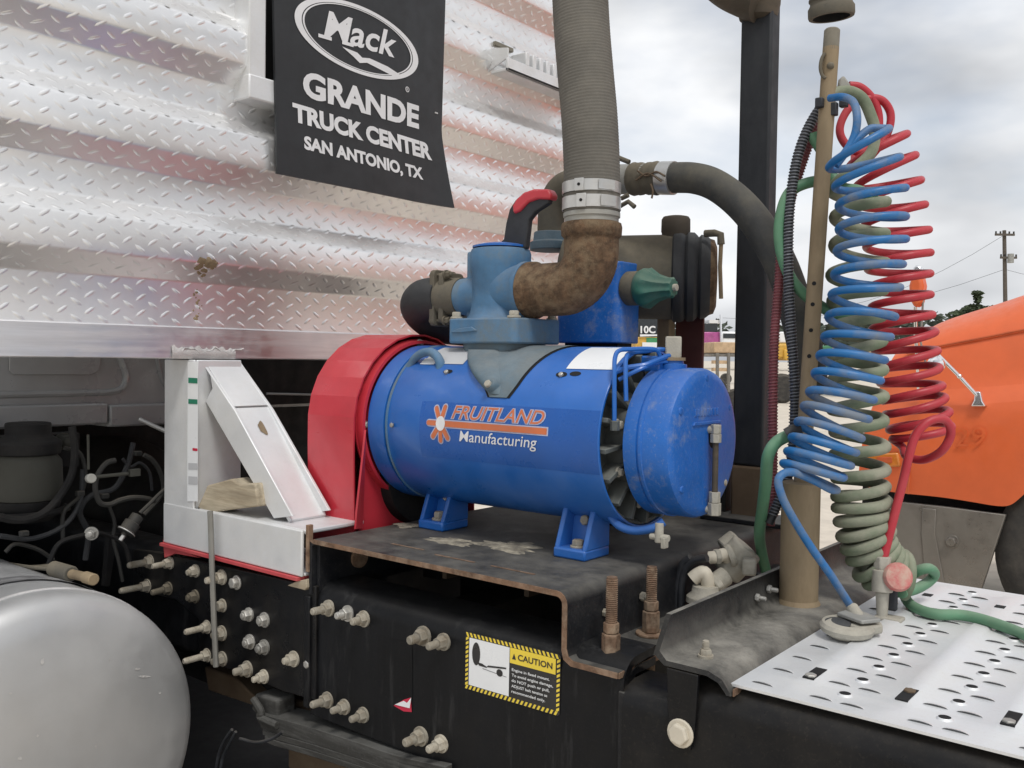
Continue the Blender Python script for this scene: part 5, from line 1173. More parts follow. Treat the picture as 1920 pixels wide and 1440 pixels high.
# ------------------------------------------------------------------ filter canister
YC = 1.93
fc = thing('filter_canister', 'dusty horizontal filter canister with black rubber end and knobbed cap beside the post', 'filter canister', at(1290, 515, Y=YC))
c = at(1305, 517, Y=YC); RCN = .100
xB = at(1248, 515, Y=YC).x
cd_ = V(.885, .466, 0).normalized(); cB = V(xB, YC, c.z) + cd_ * .008
build('body', MB().lathe(cB - cd_ * .26, cd_, [(0, .06), (.01, .092), (.02, .098), (.26, RCN), (.275, RCN)], 48), 'dusty_clay', fc, smooth=40)
build('rubber_end', MB().lathe(cB + cd_ * .008, cd_, [(0, .101), (.004, .106), (.018, .107), (.026, .104), (.030, .099), (.036, .105), (.050, .104), (.057, .097), (.060, .093), (.066, .099), (.078, .096), (.088, .088)], 56), 'black_rubber', fc, smooth=40)
build('end_plate', MB().lathe(cB + cd_ * .088, cd_, [(0, .086), (.004, .090), (.016, .086), (.022, .07), (.024, .02)], 40), 'rusty_steel', fc, smooth=40)
kp = at(1267, 432, Y=YC); kn = MB(); n_ = 40; kz = c.z + RCN - .010; kx_ = kp.x
kn.rings([[V(kx_ + r_ * (1 + .03 * (i % 2)) * math.cos(2 * math.pi * i / n_), YC + r_ * (1 + .03 * (i % 2)) * math.sin(2 * math.pi * i / n_), kz + h) for i in range(n_)] for h, r_ in ((0, .031), (.012, .0315), (.016, .033), (.044, .0325), (.050, .029), (.052, .02))])
build('knob_cap', kn, 'canister_cap', fc, smooth=30)
build('drain_elbow', MB().tube([at(1322, 438, Y=YC - .02), at(1340, 437, Y=YC - .02), at(1351, 440, Y=YC - .02), at(1352, 458, Y=YC - .02)], .0085, 10), 'dusty_clay', fc)
build('drain_pipe', MB().tube([at(1352, 458, Y=YC - .02), at(1350, 500, Y=YC - .02), at(1352, 560, Y=YC - .02)], .005, 8), 'pole_tan', fc)
pz = at(1246, 690, Y=YC + .06)
x_ = at(1232, 600, Y=YC + .05).x
build('support_post', MB().box((x_, YC + .05, ZP), (x_ + .034, YC + .08, c.z - .06)), 'pole_tan', fc, bevel=.002)
x_ = at(1266, 640, Y=YC + .09).x
build('support_plate', MB().box((x_, YC + .09, ZP), (x_ + .075, YC + .098, c.z + .02)), 'rust_red_plate', fc, bevel=.001)
# ------------------------------------------------------------------ black upright post with pipe elbow
YPo = 2.05
po = thing('upright_post', 'tall black rectangular steel post with rusty foot behind the pump', 'post', at(1405, 960, Y=YPo))
xl = at(1377, 600, Y=YPo).x
build('tube', MB().box((xl, YPo, 1.30), (xl + .078, YPo + .05, 3.0)), 'post_black', po, bevel=.006)
build('foot', MB().box((xl - .001, YPo - .001, ZP), (xl + .079, YPo + .051, 1.30)), 'rusty_steel' if False else 'brown_beam', po, bevel=.006)
build('base_plate', MB().box((xl - .05, YPo - .06, ZP + .0005), (xl + .16, YPo + .065, ZP + .012)), 'mount_black', po, bevel=.002)
pe = thing('exhaust_elbow', 'dusty brown pipe bend joining the top of the black post', 'pipe elbow', at(1400, 0, Y=YPo))
build('pipe', MB().tube(spline([at(x, y, Y=YPo - .01) for x, y in ((1290, -110), (1330, -60), (1365, -28), (1400, -10), (1430, 0))], 8), .052, 32), 'brown_elbow', pe)
build('pipe', MB().lathe(at(1424, -60, Y=YPo + .02), (0, 0, -1), [(0, .054), (.09, .050), (.118, .044), (.125, .03)], 32), 'brown_elbow', pe, smooth=40)

# ------------------------------------------------------------------ coupling hanging top right
cpl = thing('hose_coupling', 'rusty threaded hose coupling pointing down at the top right, dark inside', 'coupling', at(1558, 25, D=1.8))
b0 = at(1559, 33, D=1.80); up = (at(1556, -60, D=1.80) - b0).normalized() + V(.05, -.12, 0); up.normalize()
rc = 42 * 1.80 / FPX
prf = [(.0, rc * .80), (.0, rc * .97), (.004, rc), (.018, rc), (.022, rc * .94), (.026, rc * .90)]
for k in range(9): prf += [(.030 + k * .008, rc * .90), (.033 + k * .008, rc * .955), (.036 + k * .008, rc * .955)]
prf += [(.11, rc * .9), (.13, rc * .7), (.30, rc * .7)]
build('threaded_body', MB().lathe(b0, up, prf, 40, cap=False), 'dusty_clay', cpl, smooth=35)
cq = b0 + up * .29; pq = V(xl + .04, YPo + .025, 2.92)
build('hanger_pipe', MB().tube(spline([cq, cq + up * .12, cq.lerp(pq, .35) + V(0, 0, .16), pq + V(.05, -.02, .03), pq], 8), rc * .7, 20), 'dusty_clay', cpl)
build('dark_bore', MB().lathe(b0 + up * .0008, up, [(0, rc * .80), (.06, rc * .74), (.061, .002)], 32, cap=False), 'dark_void', cpl, smooth=40)

# ------------------------------------------------------------------ hose pole
plq = thing('hose_pole', 'leaning tan steel pole with drilled holes that carries the coiled hoses', 'pole', at(1497, 1132, Z=1.102))
DP = 1.70
pb = at(1497, 1130, Z=zb + .004); pt_ = V(pb.x, pb.y, at(1500, 905, Y=pb.y).z)
rb = 35.5 * 1.69 / FPX
build('base_tube', MB().lathe(pb, (0, 0, 1), [(0, rb), (pt_.z - pb.z, rb), (pt_.z - pb.z + .002, rb * .9)], 32), 'pole_tan', plq)
build('base_weld', MB().lathe(pb, (0, 0, 1), [(-.001, rb * 1.14), (.004, rb * 1.08), (.008, rb)], 32, cap=False), 'pole_tan', plq)
ptop = at(1558, 90, D=1.70); pbot = pt_ - V(0, 0, .02); rp = 14.8 * 1.70 / FPX
build('tube', MB().cyl(pbot, ptop, rp, 28), 'pole_tan', plq, smooth=40)
ax = (ptop - pbot).normalized(); capb = ptop - ax * .006
build('end_cap', MB().lathe(capb, ax, [(0, rp * .9), (.0, rp * 1.0), (.038, rp * .98), (.041, rp * .8)], 24), 'pole_cap', plq, smooth=40)
for px, py in ((1531, 522), (1528, 560), (1525, 607), (1522, 654)):
    cc = ptop + (pbot - ptop) * ((py - 90) / (905 - 90)); vd = (CAM_POS - cc); vd -= ax * vd.dot(ax); vd.normalize()
    rgt_ = ax.cross(vd)
    vd2 = (vd - rgt_ * .12).normalized()
    build('drilled_hole', MB().lathe(cc + vd2 * (rp - .0012), vd2, [(0, .0038), (.0017, .0038)], 14), 'dark_void', plq)
build('knot', MB().ball(ptop + (pbot - ptop) * .045 + V(.006, -.012, 0), .007, 10), 'dusty_clay', plq)
chn = [at(x, y, D=1.69) for x, y in ((1546, 100), (1540, 112), (1538, 128), (1542, 142), (1548, 146))]
build('chain', MB().tube(spline(chn, 5), .0032, 8), 'dusty_clay', plq)
build('spring_clip', MB().slab([at(x, y, D=1.71) for x, y in ((1571, 166), (1574, 148), (1583, 140), (1596, 158), (1593, 170))], (-.006, .008, 0)), 'galvanised', plq, bevel=.004)
for px, py, s_ in ((1563, 205, .012), (1582, 193, .008), (1537, 193, .009)): build('hose_clip', MB().obox(at(px, py, D=1.69), V(.007, 0, 0), V(0, .007, 0), V(0, 0, s_)), 'wrap_black', plq, bevel=.002)

# ------------------------------------------------------------------ coiled air lines
def pts(seq, D): return [at(q[0], q[1], D=(q[2] if len(q) > 2 else D)) for q in seq]
# green cord: behind the blue one
gc = thing('green_coil_cord', 'dusty khaki green coiled power cord hanging behind the blue air line', 'coiled cord', at(1600, 190, D=1.70))
head = spline(pts(((1548, 182), (1572, 172), (1596, 172), (1618, 186), (1632, 215), (1640, 245), (1634, 285), (1600, 318), (1582, 330)), 1.70), 8)
gcent = ((1608, 345), (1612, 400), (1611, 455), (1609, 510), (1607, 560), (1605, 610), (1607, 660), (1608, 710), (1608, 760), (1610, 805), (1612, 850), (1613, 893), (1614, 924), (1616, 950), (1618, 972), (1622, 993), (1627, 1014), (1634, 1034), (1643, 1051), (1656, 1065), (1672, 1075), (1692, 1081))
c1_ = coil_turns(pts(gcent, 1.71), lambda f: .047 - .005 * f, ph0=2.6, jit=.05)
tail = pts(((1718, 1100), (1704, 1116), (1690, 1120), (1698, 1108, 1.68), (1714, 1112, 1.66), (1730, 1122, 1.64), (1752, 1138, 1.62), (1790, 1151, 1.62), (1830, 1157, 1.64), (1880, 1172, 1.66), (1930, 1194, 1.68), (1990, 1225, 1.70)), 1.70)
gl = head + c1_[3:]
build('cord', MB().tube(resample(spline(resample(gl, .006), 2), .0045), .0103, 12), 'cord_green', gc)
tl = thing('green_jumper_cord', 'green cord looping off the red coupling and trailing right across the white deck plate', 'cord', at(1740, 1090, Z=ZD))
zz = ZD + .012
loop_ = [at(1690, 1112, Z=zz + .035), at(1718, 1104, Z=zz + .03), at(1742, 1090, Z=zz + .035), at(1752, 1076, Z=zz + .05), at(1742, 1066, Z=zz + .065), at(1722, 1070, Z=zz + .06), at(1704, 1084, Z=zz + .04), at(1694, 1104, Z=zz + .02), at(1702, 1128, Z=zz + .004), at(1724, 1143, Z=zz), at(1758, 1152, Z=zz), at(1800, 1153, Z=zz), at(1836, 1160, Z=zz), at(1880, 1174, Z=zz), at(1925, 1192, Z=zz), at(2000, 1226, Z=zz)]
build('cord', MB().tube(spline(loop_, 8), .0098, 14), 'hose_green', tl)
build('plug', MB().cyl(at(1672, 1102, Z=zz + .035), at(1684, 1108, Z=zz + .036), .016, 16, r1=.013).cyl(at(1665, 1085, Z=zz + .05), at(1672, 1102, Z=zz + .035), .013, 14), 'wrap_black', tl, bevel=.003)
# red line
rl = thing('red_air_line', 'red coiled air hose fanning out at the top right of the pole', 'air hose', at(1600, 165, D=1.78))
hd_ = spline(pts(((1592, 160), (1612, 163), (1632, 180), (1645, 205), (1648, 235), (1640, 262), (1615, 285), (1590, 275), (1575, 250), (1580, 222), (1600, 195), (1632, 184), (1656, 190), (1670, 215), (1664, 250), (1640, 285), (1616, 308), (1602, 318)), 1.81), 8)
rcent = ((1634, 255), (1650, 292), (1663, 331), (1671, 372), (1678, 415), (1683, 458), (1685, 497), (1686, 536), (1689, 574), (1692, 611), (1698, 648), (1701, 681), (1707, 713), (1711, 742), (1718, 768), (1724, 794), (1728, 818))
rco = coil_turns(pts(rcent, 1.82), lambda f: .0586 - .003 * f, ph0=3.4, jit=.035)
rr_l = hd_ + rco[4:]
build('line', MB().tube(resample(spline(resample(rr_l, .007), 2), .004), .0079, 12), 'line_red', rl)
lastp = rco[-1]
tailp = [lastp] + pts(((1692, 838, 1.80), (1700, 856, 1.77), (1732, 862, 1.73), (1766, 845, 1.69), (1783, 812, 1.675), (1771, 787, 1.665), (1742, 790, 1.66), (1717, 816, 1.66), (1704, 856, 1.66), (1695, 895, 1.665), (1681, 950, 1.665), (1668, 1000, 1.665), (1655, 1052, 1.665)), 1.68)
build('line', MB().tube(spline(tailp, 7), .0079, 12), 'line_red', rl)
# blue line, nearest
bl = thing('blue_air_line', 'dirty blue coiled air hose in front of the tan pole', 'air hose', at(1580, 185, D=1.62))
DB = 1.58
bh = spline(pts(((1556, 184, 1.66), (1580, 182, 1.63), (1600, 192, 1.60), (1607, 218), (1604, 248), (1592, 275), (1572, 302), (1566, 312), (1575, 300), (1600, 268), (1628, 243), (1644, 240)), DB), 8)
bcent = ((1606, 266), (1622, 312), (1633, 358), (1635, 405), (1634, 448), (1629, 492), (1624, 536), (1617, 580), (1609, 622), (1600, 660), (1591, 697), (1580, 732), (1570, 766), (1558, 797), (1547, 826), (1537, 852), (1527, 876), (1518, 898))
bco = coil_turns(pts(bcent, DB), lambda f: .0560 - .0045 * f, ph0=0.1, jit=.04)
blu = bh[:-2] + bco
build('line', MB().tube(resample(spline(resample(blu, .007), 2), .004), .0069, 12), 'line_blue', bl)
bt2 = [bco[-1]] + pts(((1556, 917, 1.565), (1522, 899, 1.55), (1482, 885, 1.54), (1460, 898, 1.53), (1466, 930, 1.53), (1486, 970, 1.535), (1520, 1025, 1.55), (1560, 1082, 1.57), (1596, 1138, 1.59)), DB)
build('line', MB().tube(spline(bt2, 8), .0069, 12), 'line_blue', bl)

# ------------------------------------------------------------------ spring-guarded brake hoses left of the pole
def guarded(name, label, seq, D, r, mh, ms, pitch=.0062):
    o = thing(name, label, 'brake hose', at(seq[-1][0], seq[-1][1], D=D))
    ln = resample(spline(pts(seq, D), 10), .002)
    build('hose', MB().tube(ln[::3], r, 12), mh, o)
    sp = coil(ln[::12], r + .0008, (len(ln) * .002) / pitch, nper=9)
    build('spring_guard', MB().tube(sp, .00135, 5), ms, o); return o
guarded('blue_guarded_hose', 'dark hose in a bluish wire spring hanging just left of the tan pole', ((1556, 190), (1538, 204), (1520, 232), (1504, 268), (1492, 310), (1484, 360), (1479, 420), (1478, 500), (1481, 580), (1486, 660), (1490, 740), (1487, 830), (1476, 900), (1458, 945), (1440, 985)), 1.74, .0085, 'wrap_black', 'spring_grey')
guarded('red_guarded_hose', 'dull red hose in a wire spring hanging against the black post', ((1540, 215), (1524, 250), (1506, 300), (1490, 350), (1476, 400), (1466, 460), (1460, 540), (1453, 620), (1450, 700), (1449, 780), (1449, 860), (1448, 940), (1444, 990)), 1.77, .0082, 'wrap_red', 'spring_red')
gh = thing('green_hose', 'thick green hose bowing left behind the tan pole at the level of the pump lever', 'hose', at(1480, 355, D=1.75))
build('hose', MB().tube(spline(pts(((1640, 372, 1.68), (1610, 358, 1.70), (1580, 352, 1.72), (1560, 330), (1545, 290), (1528, 262), (1524, 250)), 1.74), 8), .0108, 14), 'hose_green', gh)
build('hose', MB().tube(spline(pts(((1580, 352, 1.73), (1540, 340), (1505, 346), (1480, 362), (1466, 395), (1461, 440), (1468, 485), (1485, 525), (1512, 555), (1545, 578), (1575, 592), (1600, 600)), 1.75), 8), .0108, 14), 'hose_green', gh)
g2 = thing('green_supply_hose', 'thick green hose curving down from the pole to the dusty fittings beside the bracket', 'hose', at(1430, 1000, D=1.62))
build('hose', MB().tube(spline(pts(((1500, 808), (1480, 816), (1455, 830), (1440, 856), (1436, 900, 1.66), (1430, 950, 1.72), (1424, 1000, 1.78), (1428, 1035, 1.84), (1438, 1078, 1.90), (1448, 1120, 1.92)), 1.63), 8), .0108, 14), 'hose_green', g2)
build('tie', MB().tube([at(1476, 816, D=1.615) , at(1486, 810, D=1.612), at(1500, 806, D=1.612)], .0125, 12), 'wrap_black', g2)

# ------------------------------------------------------------------ gladhand couplings on the deck
gb2 = thing('blue_line_coupling', 'dusty grey gladhand coupling lying on the deck at the end of the blue line', 'air coupling', at(1585, 1200, Z=ZD))
q = at(1587, 1196, Z=ZD)
dx = V(.5, .86, 0).normalized(); dy = V(-.86, .5, 0)
build('body', MB().lathe(q + V(0, 0, .004), (.05, -.05, 1), [(0, .030), (.008, .042), (.016, .044), (.022, .040), (.024, .026), (.018, .022)], 32), 'pale_dust_metal', gb2, smooth=40)
build('seal_mouth', MB().lathe(q + V(-.012, -.010, .0262), (.05, -.12, 1), [(0, .022), (.0012, .020), (.0014, .004)], 24), 'black_rubber', gb2)
build('arm', MB().slab([q + dx * a + dy * b + V(0, 0, .010) for a, b in ((.0, -.035), (.05, -.03), (.062, -.012), (.055, .01), (.02, .03), (-.01, .03))], (0, 0, .016)), 'pale_dust_metal', gb2, bevel=.004)
q2 = at(1592, 1162, Z=ZD + .04)
build('hook_plate', MB().slab([q + V(0, 0, .030) + dx * a + dy * b for a, b in ((.005, -.03), (.045, -.03), (.05, .02), (.03, .035), (.0, .025))], (0, 0, .007)), 'galvanised', gb2, bevel=.002)
build('inlet', MB().cyl(q + V(0, 0, .026) + dx * .03, at(1597, 1138, D=1.588), .0105, 14), 'pale_dust_metal', gb2, bevel=.002)
gr = thing('red_line_coupling', 'dusty coupling with faded red and cream disc standing on the deck under the red line', 'air coupling', at(1665, 1165, Z=ZD))
t0 = at(1655, 1055, D=1.665); b0_ = at(1654, 1160, Z=ZD + .002)
build('stem', MB().hexa(t0 + V(0, 0, .012), t0 - V(0, 0, .012), .016).cyl(t0 - V(0, 0, .012), t0.lerp(b0_, .52), .0185, 18).cyl(t0.lerp(b0_, .52), b0_, .012, 14, r1=.009), 'pale_dust_metal', gr, bevel=.002)
build('flag', MB().box((b0_.x - .012, b0_.y - .01, ZD), (b0_.x + .035, b0_.y + .02, ZD + .008)), 'pale_dust_metal', gr, bevel=.003)
kq = at(1683, 1082, D=1.645); vd = (CAM_POS - kq).normalized() + V(.35, 0, .1); vd.normalize()
build('disc', MB().lathe(kq - vd * .012, vd, [(0, .018), (.004, .025), (.014, .026), (.020, .022), (.022, .012)], 22), 'glad_red', gr, smooth=40)
build('latch', MB().obox(at(1672, 1120, D=1.66), V(.010, 0, 0), V(0, .006, 0), V(0, 0, .024)), 'wrap_black', gr, bevel=.004)

# ------------------------------------------------------------------ dusty brake valve cluster beside the bracket
bv = thing('brake_valve', 'clay-dusted brake valve with cream elbow fittings between the pump plate and the bracket', 'brake valve', at(1370, 1080, Y=1.66))
def bq(x, y, Y=1.66): return at(x, y, Y=Y)
a_, b_ = bq(1352, 1020), bq(1412, 1070); 
build('body', MB().cyl(bq(1358, 1072, 1.68), bq(1402, 1026, 1.70), .034, 24), 'pale_dust_metal', bv, bevel=.006, segs=3)
build('head', MB().cyl(bq(1358, 1032, 1.70), bq(1384, 1012, 1.72), .024, 20), 'pale_dust_metal', bv, bevel=.004)
build('lug', MB().obox(bq(1405, 1062, 1.66), V(.012, .006, 0), V(-.006, .014, 0), V(0, 0, .016)), 'pale_dust_metal', bv, bevel=.005)
build('elbow', MB().tube(spline([bq(1330, 1046, 1.63), bq(1344, 1044, 1.635), bq(1358, 1040, 1.65), bq(1366, 1052, 1.67)], 6), .0125, 16), 'cream_plastic', bv)
build('elbow_nut', MB().hexa(bq(1340, 1044, 1.632), bq(1350, 1043, 1.64), .0155), 'pale_dust_metal', bv, bevel=.002)
build('collar', MB().lathe(bq(1364, 1044, 1.66), V(.6, .5, .3), [(0, .022), (.006, .024), (.012, .021)], 22), 'pale_dust_metal', bv)
build('lower_fitting', MB().cyl(bq(1320, 1110, 1.6), bq(1362, 1078, 1.64), .019, 18).hexa(bq(1335, 1098, 1.6), bq(1345, 1090, 1.61), .0235), 'pale_dust_metal', bv, bevel=.003)
build('elbow', MB().tube(spline([bq(1298, 1086, 1.57), bq(1308, 1078, 1.575), bq(1320, 1074, 1.58), (bq(1326, 1088, 1.585)), bq(1328, 1105, 1.59)], 6), .0135, 16), 'cream_plastic', bv)
build('base', MB().lathe(bq(1322, 1128, 1.58), (0, 0, 1), [(0, .036), (.010, .035), (.018, .026), (.03, .024)], 26), 'pale_dust_metal', bv, smooth=40)
for s_ in (((1295, 1045), (1280, 1060), (1270, 1100), (1268, 1150), (1272, 1185)), ((1326, 1046), (1300, 1052), (1282, 1075), (1277, 1120), (1278, 1170))):
    build('hose', MB().tube(spline([bq(x, y, 1.58) for x, y in s_], 6), .008, 10), 'wrap_black', bv)
build('wire', MB().tube(spline([bq(1395, 1060), bq(1408, 1072), bq(1420, 1076), bq(1440, 1080)], 6), .003, 6), 'wrap_black', bv)
# ------------------------------------------------------------------ orange truck parked alongside
ot = thing('orange_truck', 'bright orange truck with long sloping hood parked beyond the coiled hoses', 'truck', (-1.0, 6.4, 0))
rows = [
 (5.62, ((1608, 912), (1660, 921), (1700, 926), (1760, 931), (1830, 942), (1886, 953), (1904, 942), (1925, 922), (1960, 890), (2010, 870), (2100, 862), (2300, 880))),
 (5.58, ((1611, 870), (1655, 868), (1700, 866), (1760, 866), (1830, 868), (1886, 870), (1906, 866), (1930, 852), (1965, 838), (2010, 826), (2100, 815), (2300, 800))),
 (5.575, ((1617, 825), (1660, 815), (1702, 810), (1760, 808), (1830, 806), (1884, 804), (1906, 802), (1932, 798), (1965, 790), (2010, 782), (2100, 772), (2300, 755))),
 (5.59, ((1628, 782), (1667, 768), (1706, 760), (1760, 757), (1830, 753), (1882, 749), (1906, 747), (1935, 744), (1965, 742), (2010, 739), (2100, 732), (2300, 715))),
 (5.66, ((1640, 752), (1676, 741), (1710, 737), (1760, 735), (1830, 731), (1880, 728), (1905, 726), (1935, 724), (1965, 722), (2010, 719), (2100, 712), (2300, 697))),
 (5.69, ((1655, 712), (1688, 702), (1720, 697), (1763, 691), (1830, 683), (1880, 677), (1905, 674), (1935, 670), (1965, 666), (2010, 661), (2100, 650), (2300, 628))),
 (5.73, ((1672, 672), (1700, 662), (1730, 655), (1765, 648), (1830, 636), (1880, 626), (1905, 621), (1935, 616), (1965, 610), (2010, 603), (2100, 588), (2300, 560))),
 (5.80, ((1682, 660), (1708, 646), (1736, 633), (1768, 623), (1830, 609), (1880, 596), (1905, 590), (1935, 583), (1965, 575), (2010, 565), (2100, 542), (2300, 502))),
 (5.95, ((1688, 652), (1712, 635), (1740, 617), (1770, 606), (1830, 588), (1880, 572), (1905, 563), (1935, 554), (1965, 544), (2010, 530), (2100, 500), (2300, 440)))]
P_ = [[at(x, y, Y=Y) for x, y in seq] for Y, seq in rows]
P_.append([q + V(0, .25, .055) for q in P_[-1]]); P_.append([q + V(0, .35, .02) for q in P_[-1]])
n0 = len(P_)
for r_ in reversed(P_[:n0 - 1]): P_.append([V(q.x, 2 * 6.55 - q.y, q.z) for q in r_])
hm = MB(); hm.rings(P_, cap=False, closed=False); hm.add([r_[0] for r_ in P_], [tuple(range(len(P_)))])
hood = build('hood', hm, 'truck_orange', ot, smooth=30)
sub = hood.modifiers.new('round', 'SUBSURF'); sub.levels = 1; sub.render_levels = 2
def tline(name, pp, r, mt, Y): build(name, MB().tube(spline([at(x, y, Y=Y) for x, y in pp], 5), r, 6), mt, ot)
sm = P_[6]; build('hood_seam', MB().tube([q + V(0, -.004, 0) for q in sm[1:]], .007, 6), 'dark_orange', ot)
tline('fender_seam', ((1703, 872), (1704, 900), (1702, 926)), .006, 'dark_orange', 5.585)
lm = build('side_marker', MB().slab([at(x, y, Y=5.57) for x, y in ((1618, 853), (1626, 850), (1684, 848), (1688, 876), (1622, 876))], (0, .05, 0)), 'lamp_amber', ot, bevel=.012)
build('lens_insert', MB().slab([at(x, y, Y=5.562) for x, y in ((1644, 857), (1672, 857), (1672, 868), (1644, 868))], (0, .02, 0)), 'dark_orange', lm, bevel=.003)
build('lamp_trim', MB().slab([at(x, y, Y=5.575) for x, y in ((1612, 846), (1690, 840), (1690, 846), (1616, 852))], (0, .03, 0)), 'dark_orange', ot)
build('headlamp', MB().ball(at(1672, 892, Y=5.64), .055, 14, (1, .7, .8)), 'glass_dark', ot)
build('hood_shade_block', MB().box((-1.86, 5.78, .55), (1.2, 7.3, .98)), 'dark_void', ot)  # near-black block put in place of shade beneath the hood
sk = [at(x, y, Y=5.63) for x, y in ((1660, 938), (1770, 950), (1886, 965), (1838, 1112), (1745, 1105), (1655, 1098))]
bs = build('bumper_end', MB().slab(sk, (0, .04, 0)), 'bumper_grey', ot, bevel=.006)
build('bumper_swage', MB().slab([at(x, y, Y=5.622) for x, y in ((1729, 952), (1755, 955), (1753, 1000), (1768, 1080), (1772, 1104), (1738, 1104), (1732, 1060), (1727, 1000))], (0, .01, 0)), 'bumper_grey', bs, bevel=.004)
bolt(bs, at(1785, 1015, Y=5.628), (0, -1, 0), .030, 0, True, 'bumper_grey', name='bumper_bolt')
wh_ = build('wheel', MB().lathe((-.55, 5.64, .53), (0, 1, 0), [(0, .30), (0, .42), (.02, .50), (.06, .55), (.24, .55), (.28, .50), (.30, .42), (.30, .2)], 48), 'tyre', ot, smooth=30)
build('rim', MB().lathe((-.55, 5.635, .53), (0, 1, 0), [(.06, .05), (.06, .16), (.02, .27), (0, .30), (.01, .31), (.04, .31)], 40), 'bumper_grey', wh_, smooth=40)
# cab behind the hood (out of frame) so that the truck is whole
cab = MB().prism([(5.75, .7), (5.62, 1.2), (5.62, 2.0), (5.85, 3.0), (7.25, 3.0), (7.48, 2.0), (7.48, 1.2), (7.35, .7)], 'X', .55, 2.6)
cbo = build('cab', cab, 'truck_orange', ot, bevel=.05)
build('side_window', MB().slab([(.9, 5.66, 2.05), (1.9, 5.66, 2.05), (1.9, 5.82, 2.75), (1.1, 5.82, 2.75)], (0, -.03, 0)), 'glass_dark', cbo)
build('wheel', MB().lathe((2.9, 5.62, .53), (0, 1, 0), [(0, .30), (0, .42), (.02, .50), (.06, .53), (.24, .53), (.28, .50), (.30, .42), (.30, .2)], 48), 'tyre', ot, smooth=30)
# faint ghost digits on the hood side
vs, fs = fit_text('29', 0, 1, 0, 1)
ga_, gb3 = at(1790, 838, Y=5.572), at(1848, 836, Y=5.572); gh_ = at(1790, 802, Y=5.572).z - ga_.z
gt = text_geo('29')[0]
cu = MB()
ring = [(x, y) for x, y in vs]
build('ghost_number', MB().add([ga_.lerp(gb3, x) + V(0, -.006, gh_ * y) for x, y in vs], fs), 'ghost_orange', ot, smooth=0)
# hood mirror
mr = build('mirror_head', MB().slab([at(x, y, Y=5.40) for x, y in ((1704, 560), (1703, 535), (1710, 512), (1726, 512), (1731, 535), (1726, 568), (1714, 578))], (0, .10, 0)), 'truck_orange', ot, bevel=.02, segs=3)
build('mirror_cap', MB().slab([at(x, y, Y=5.41) for x, y in ((1709, 520), (1712, 500), (1720, 496), (1728, 502), (1730, 522))], (0, .06, 0)), 'chrome', mr, bevel=.01)
build('mirror_stem', MB().tube([at(1716, 575, Y=5.45), at(1718, 640, Y=5.5), at(1722, 715, Y=5.56), at(1722, 745, Y=5.6)], .010, 10), 'chrome', mr)
build('mirror_stem', MB().tube([at(1730, 520, Y=5.45), at(1731, 560, Y=5.45), at(1726, 640, Y=5.5), at(1738, 690, Y=5.55)], .006, 8), 'galvanised', mr)
build('mirror_arm', MB().tube([at(1748, 655, Y=5.50), at(1797, 704, Y=5.53), at(1832, 742, Y=5.56)], .0115, 10), 'chrome', mr)
build('arm_joint', MB().ball(at(1799, 706, Y=5.53), .016, 10), 'chrome', mr)
build('arm_foot', MB().slab([at(x, y, Y=5.55) for x, y in ((1827, 734), (1838, 734), (1842, 752), (1848, 762), (1820, 762), (1826, 750))], (0, .05, 0)), 'chrome', mr, bevel=.006)
build('convex_mirror', MB().lathe(at(1755, 684, Y=5.48), (.3, -1, 0), [(-.02, .03), (-.012, .045), (.0, .048), (.012, .04), (.018, .02)], 20), 'chrome', mr)

# ------------------------------------------------------------------ yard in the distance
def far_box(mb, x0, y0, x1, y1, D, dep, mi=0):
    """Box whose near face spans the two survey points at depth D."""
    p0, p1 = at(x0, y1, D=D), at(x1, y0, D=D)
    lo = (min(p0.x, p1.x), min(p0.y, p1.y), min(p0.z, p1.z)); a = V(p1.x - p0.x, p1.y - p0.y, 0); back = V(-a.y, a.x, 0).normalized() * dep
    if back.dot(V(CAM_AX[0][2], CAM_AX[1][2], 0)) < 0: back = -back
    z0, z1 = p0.z, p1.z
    return mb.slab([V(p0.x, p0.y, z0), V(p1.x, p1.y, z0), V(p1.x, p1.y, z1), V(p0.x, p0.y, z1)], back, mi)
def gnd(px, D): return at(px, 700, D=D).to_2d()
dt = thing('sign_truck', 'yellow and green service truck with dark sign board of white digits seen behind the pump', 'truck', (*gnd(1215, 32), 0))
build('body', far_box(MB(), 1190, 633, 1290, 712, 32, 2.2), 'machine_yellow', dt, bevel=.04)
build('green_panel', far_box(MB(), 1212, 634, 1290, 642, 31.95, .04), 'machine_green', dt)
build('white_panel', far_box(MB(), 1204, 643, 1290, 668, 31.93, .04), 'van_white', dt)
sb_ = build('sign_board', far_box(MB(), 1185, 572, 1262, 632, 32, .3), 'glass_dark', dt)
vs, fs = fit_text('10C', 1201, 1229, 625, 611, bold=.03)
build('digits', MB().add([at(x, y, D=31.9) for x, y in vs], fs), 'van_white', sb_, smooth=0)
build('stripe', MB().add([at(x, y, D=31.9) for x, y in ((1200, 631), (1232, 630), (1232, 627), (1200, 627))], [(0, 1, 2, 3)]), 'van_white', sb_, smooth=0)
for px in (1205, 1275):
    q = at(px, 720, D=32); build('wheel', MB().lathe((q.x, q.y, .42), (CAM_AX[0][2], CAM_AX[1][2], 0), [(-.05, .2), (-.05, .38), (0, .42), (.25, .42)], 20), 'tyre', dt)
pk = thing('magenta_truck', 'magenta truck cab with pale exhaust stack far behind the pump', 'truck', (*gnd(1342, 36), 0))
build('cab', far_box(MB(), 1300, 622, 1351, 656, 36, 2), 'machine_magenta', pk, bevel=.06)
build('window', far_box(MB(), 1310, 606, 1346, 623, 36, 1.6), 'glass_dark', pk, bevel=.03)
build('roof', far_box(MB(), 1330, 600, 1354, 606, 35.98, 1.7), 'van_white', pk)
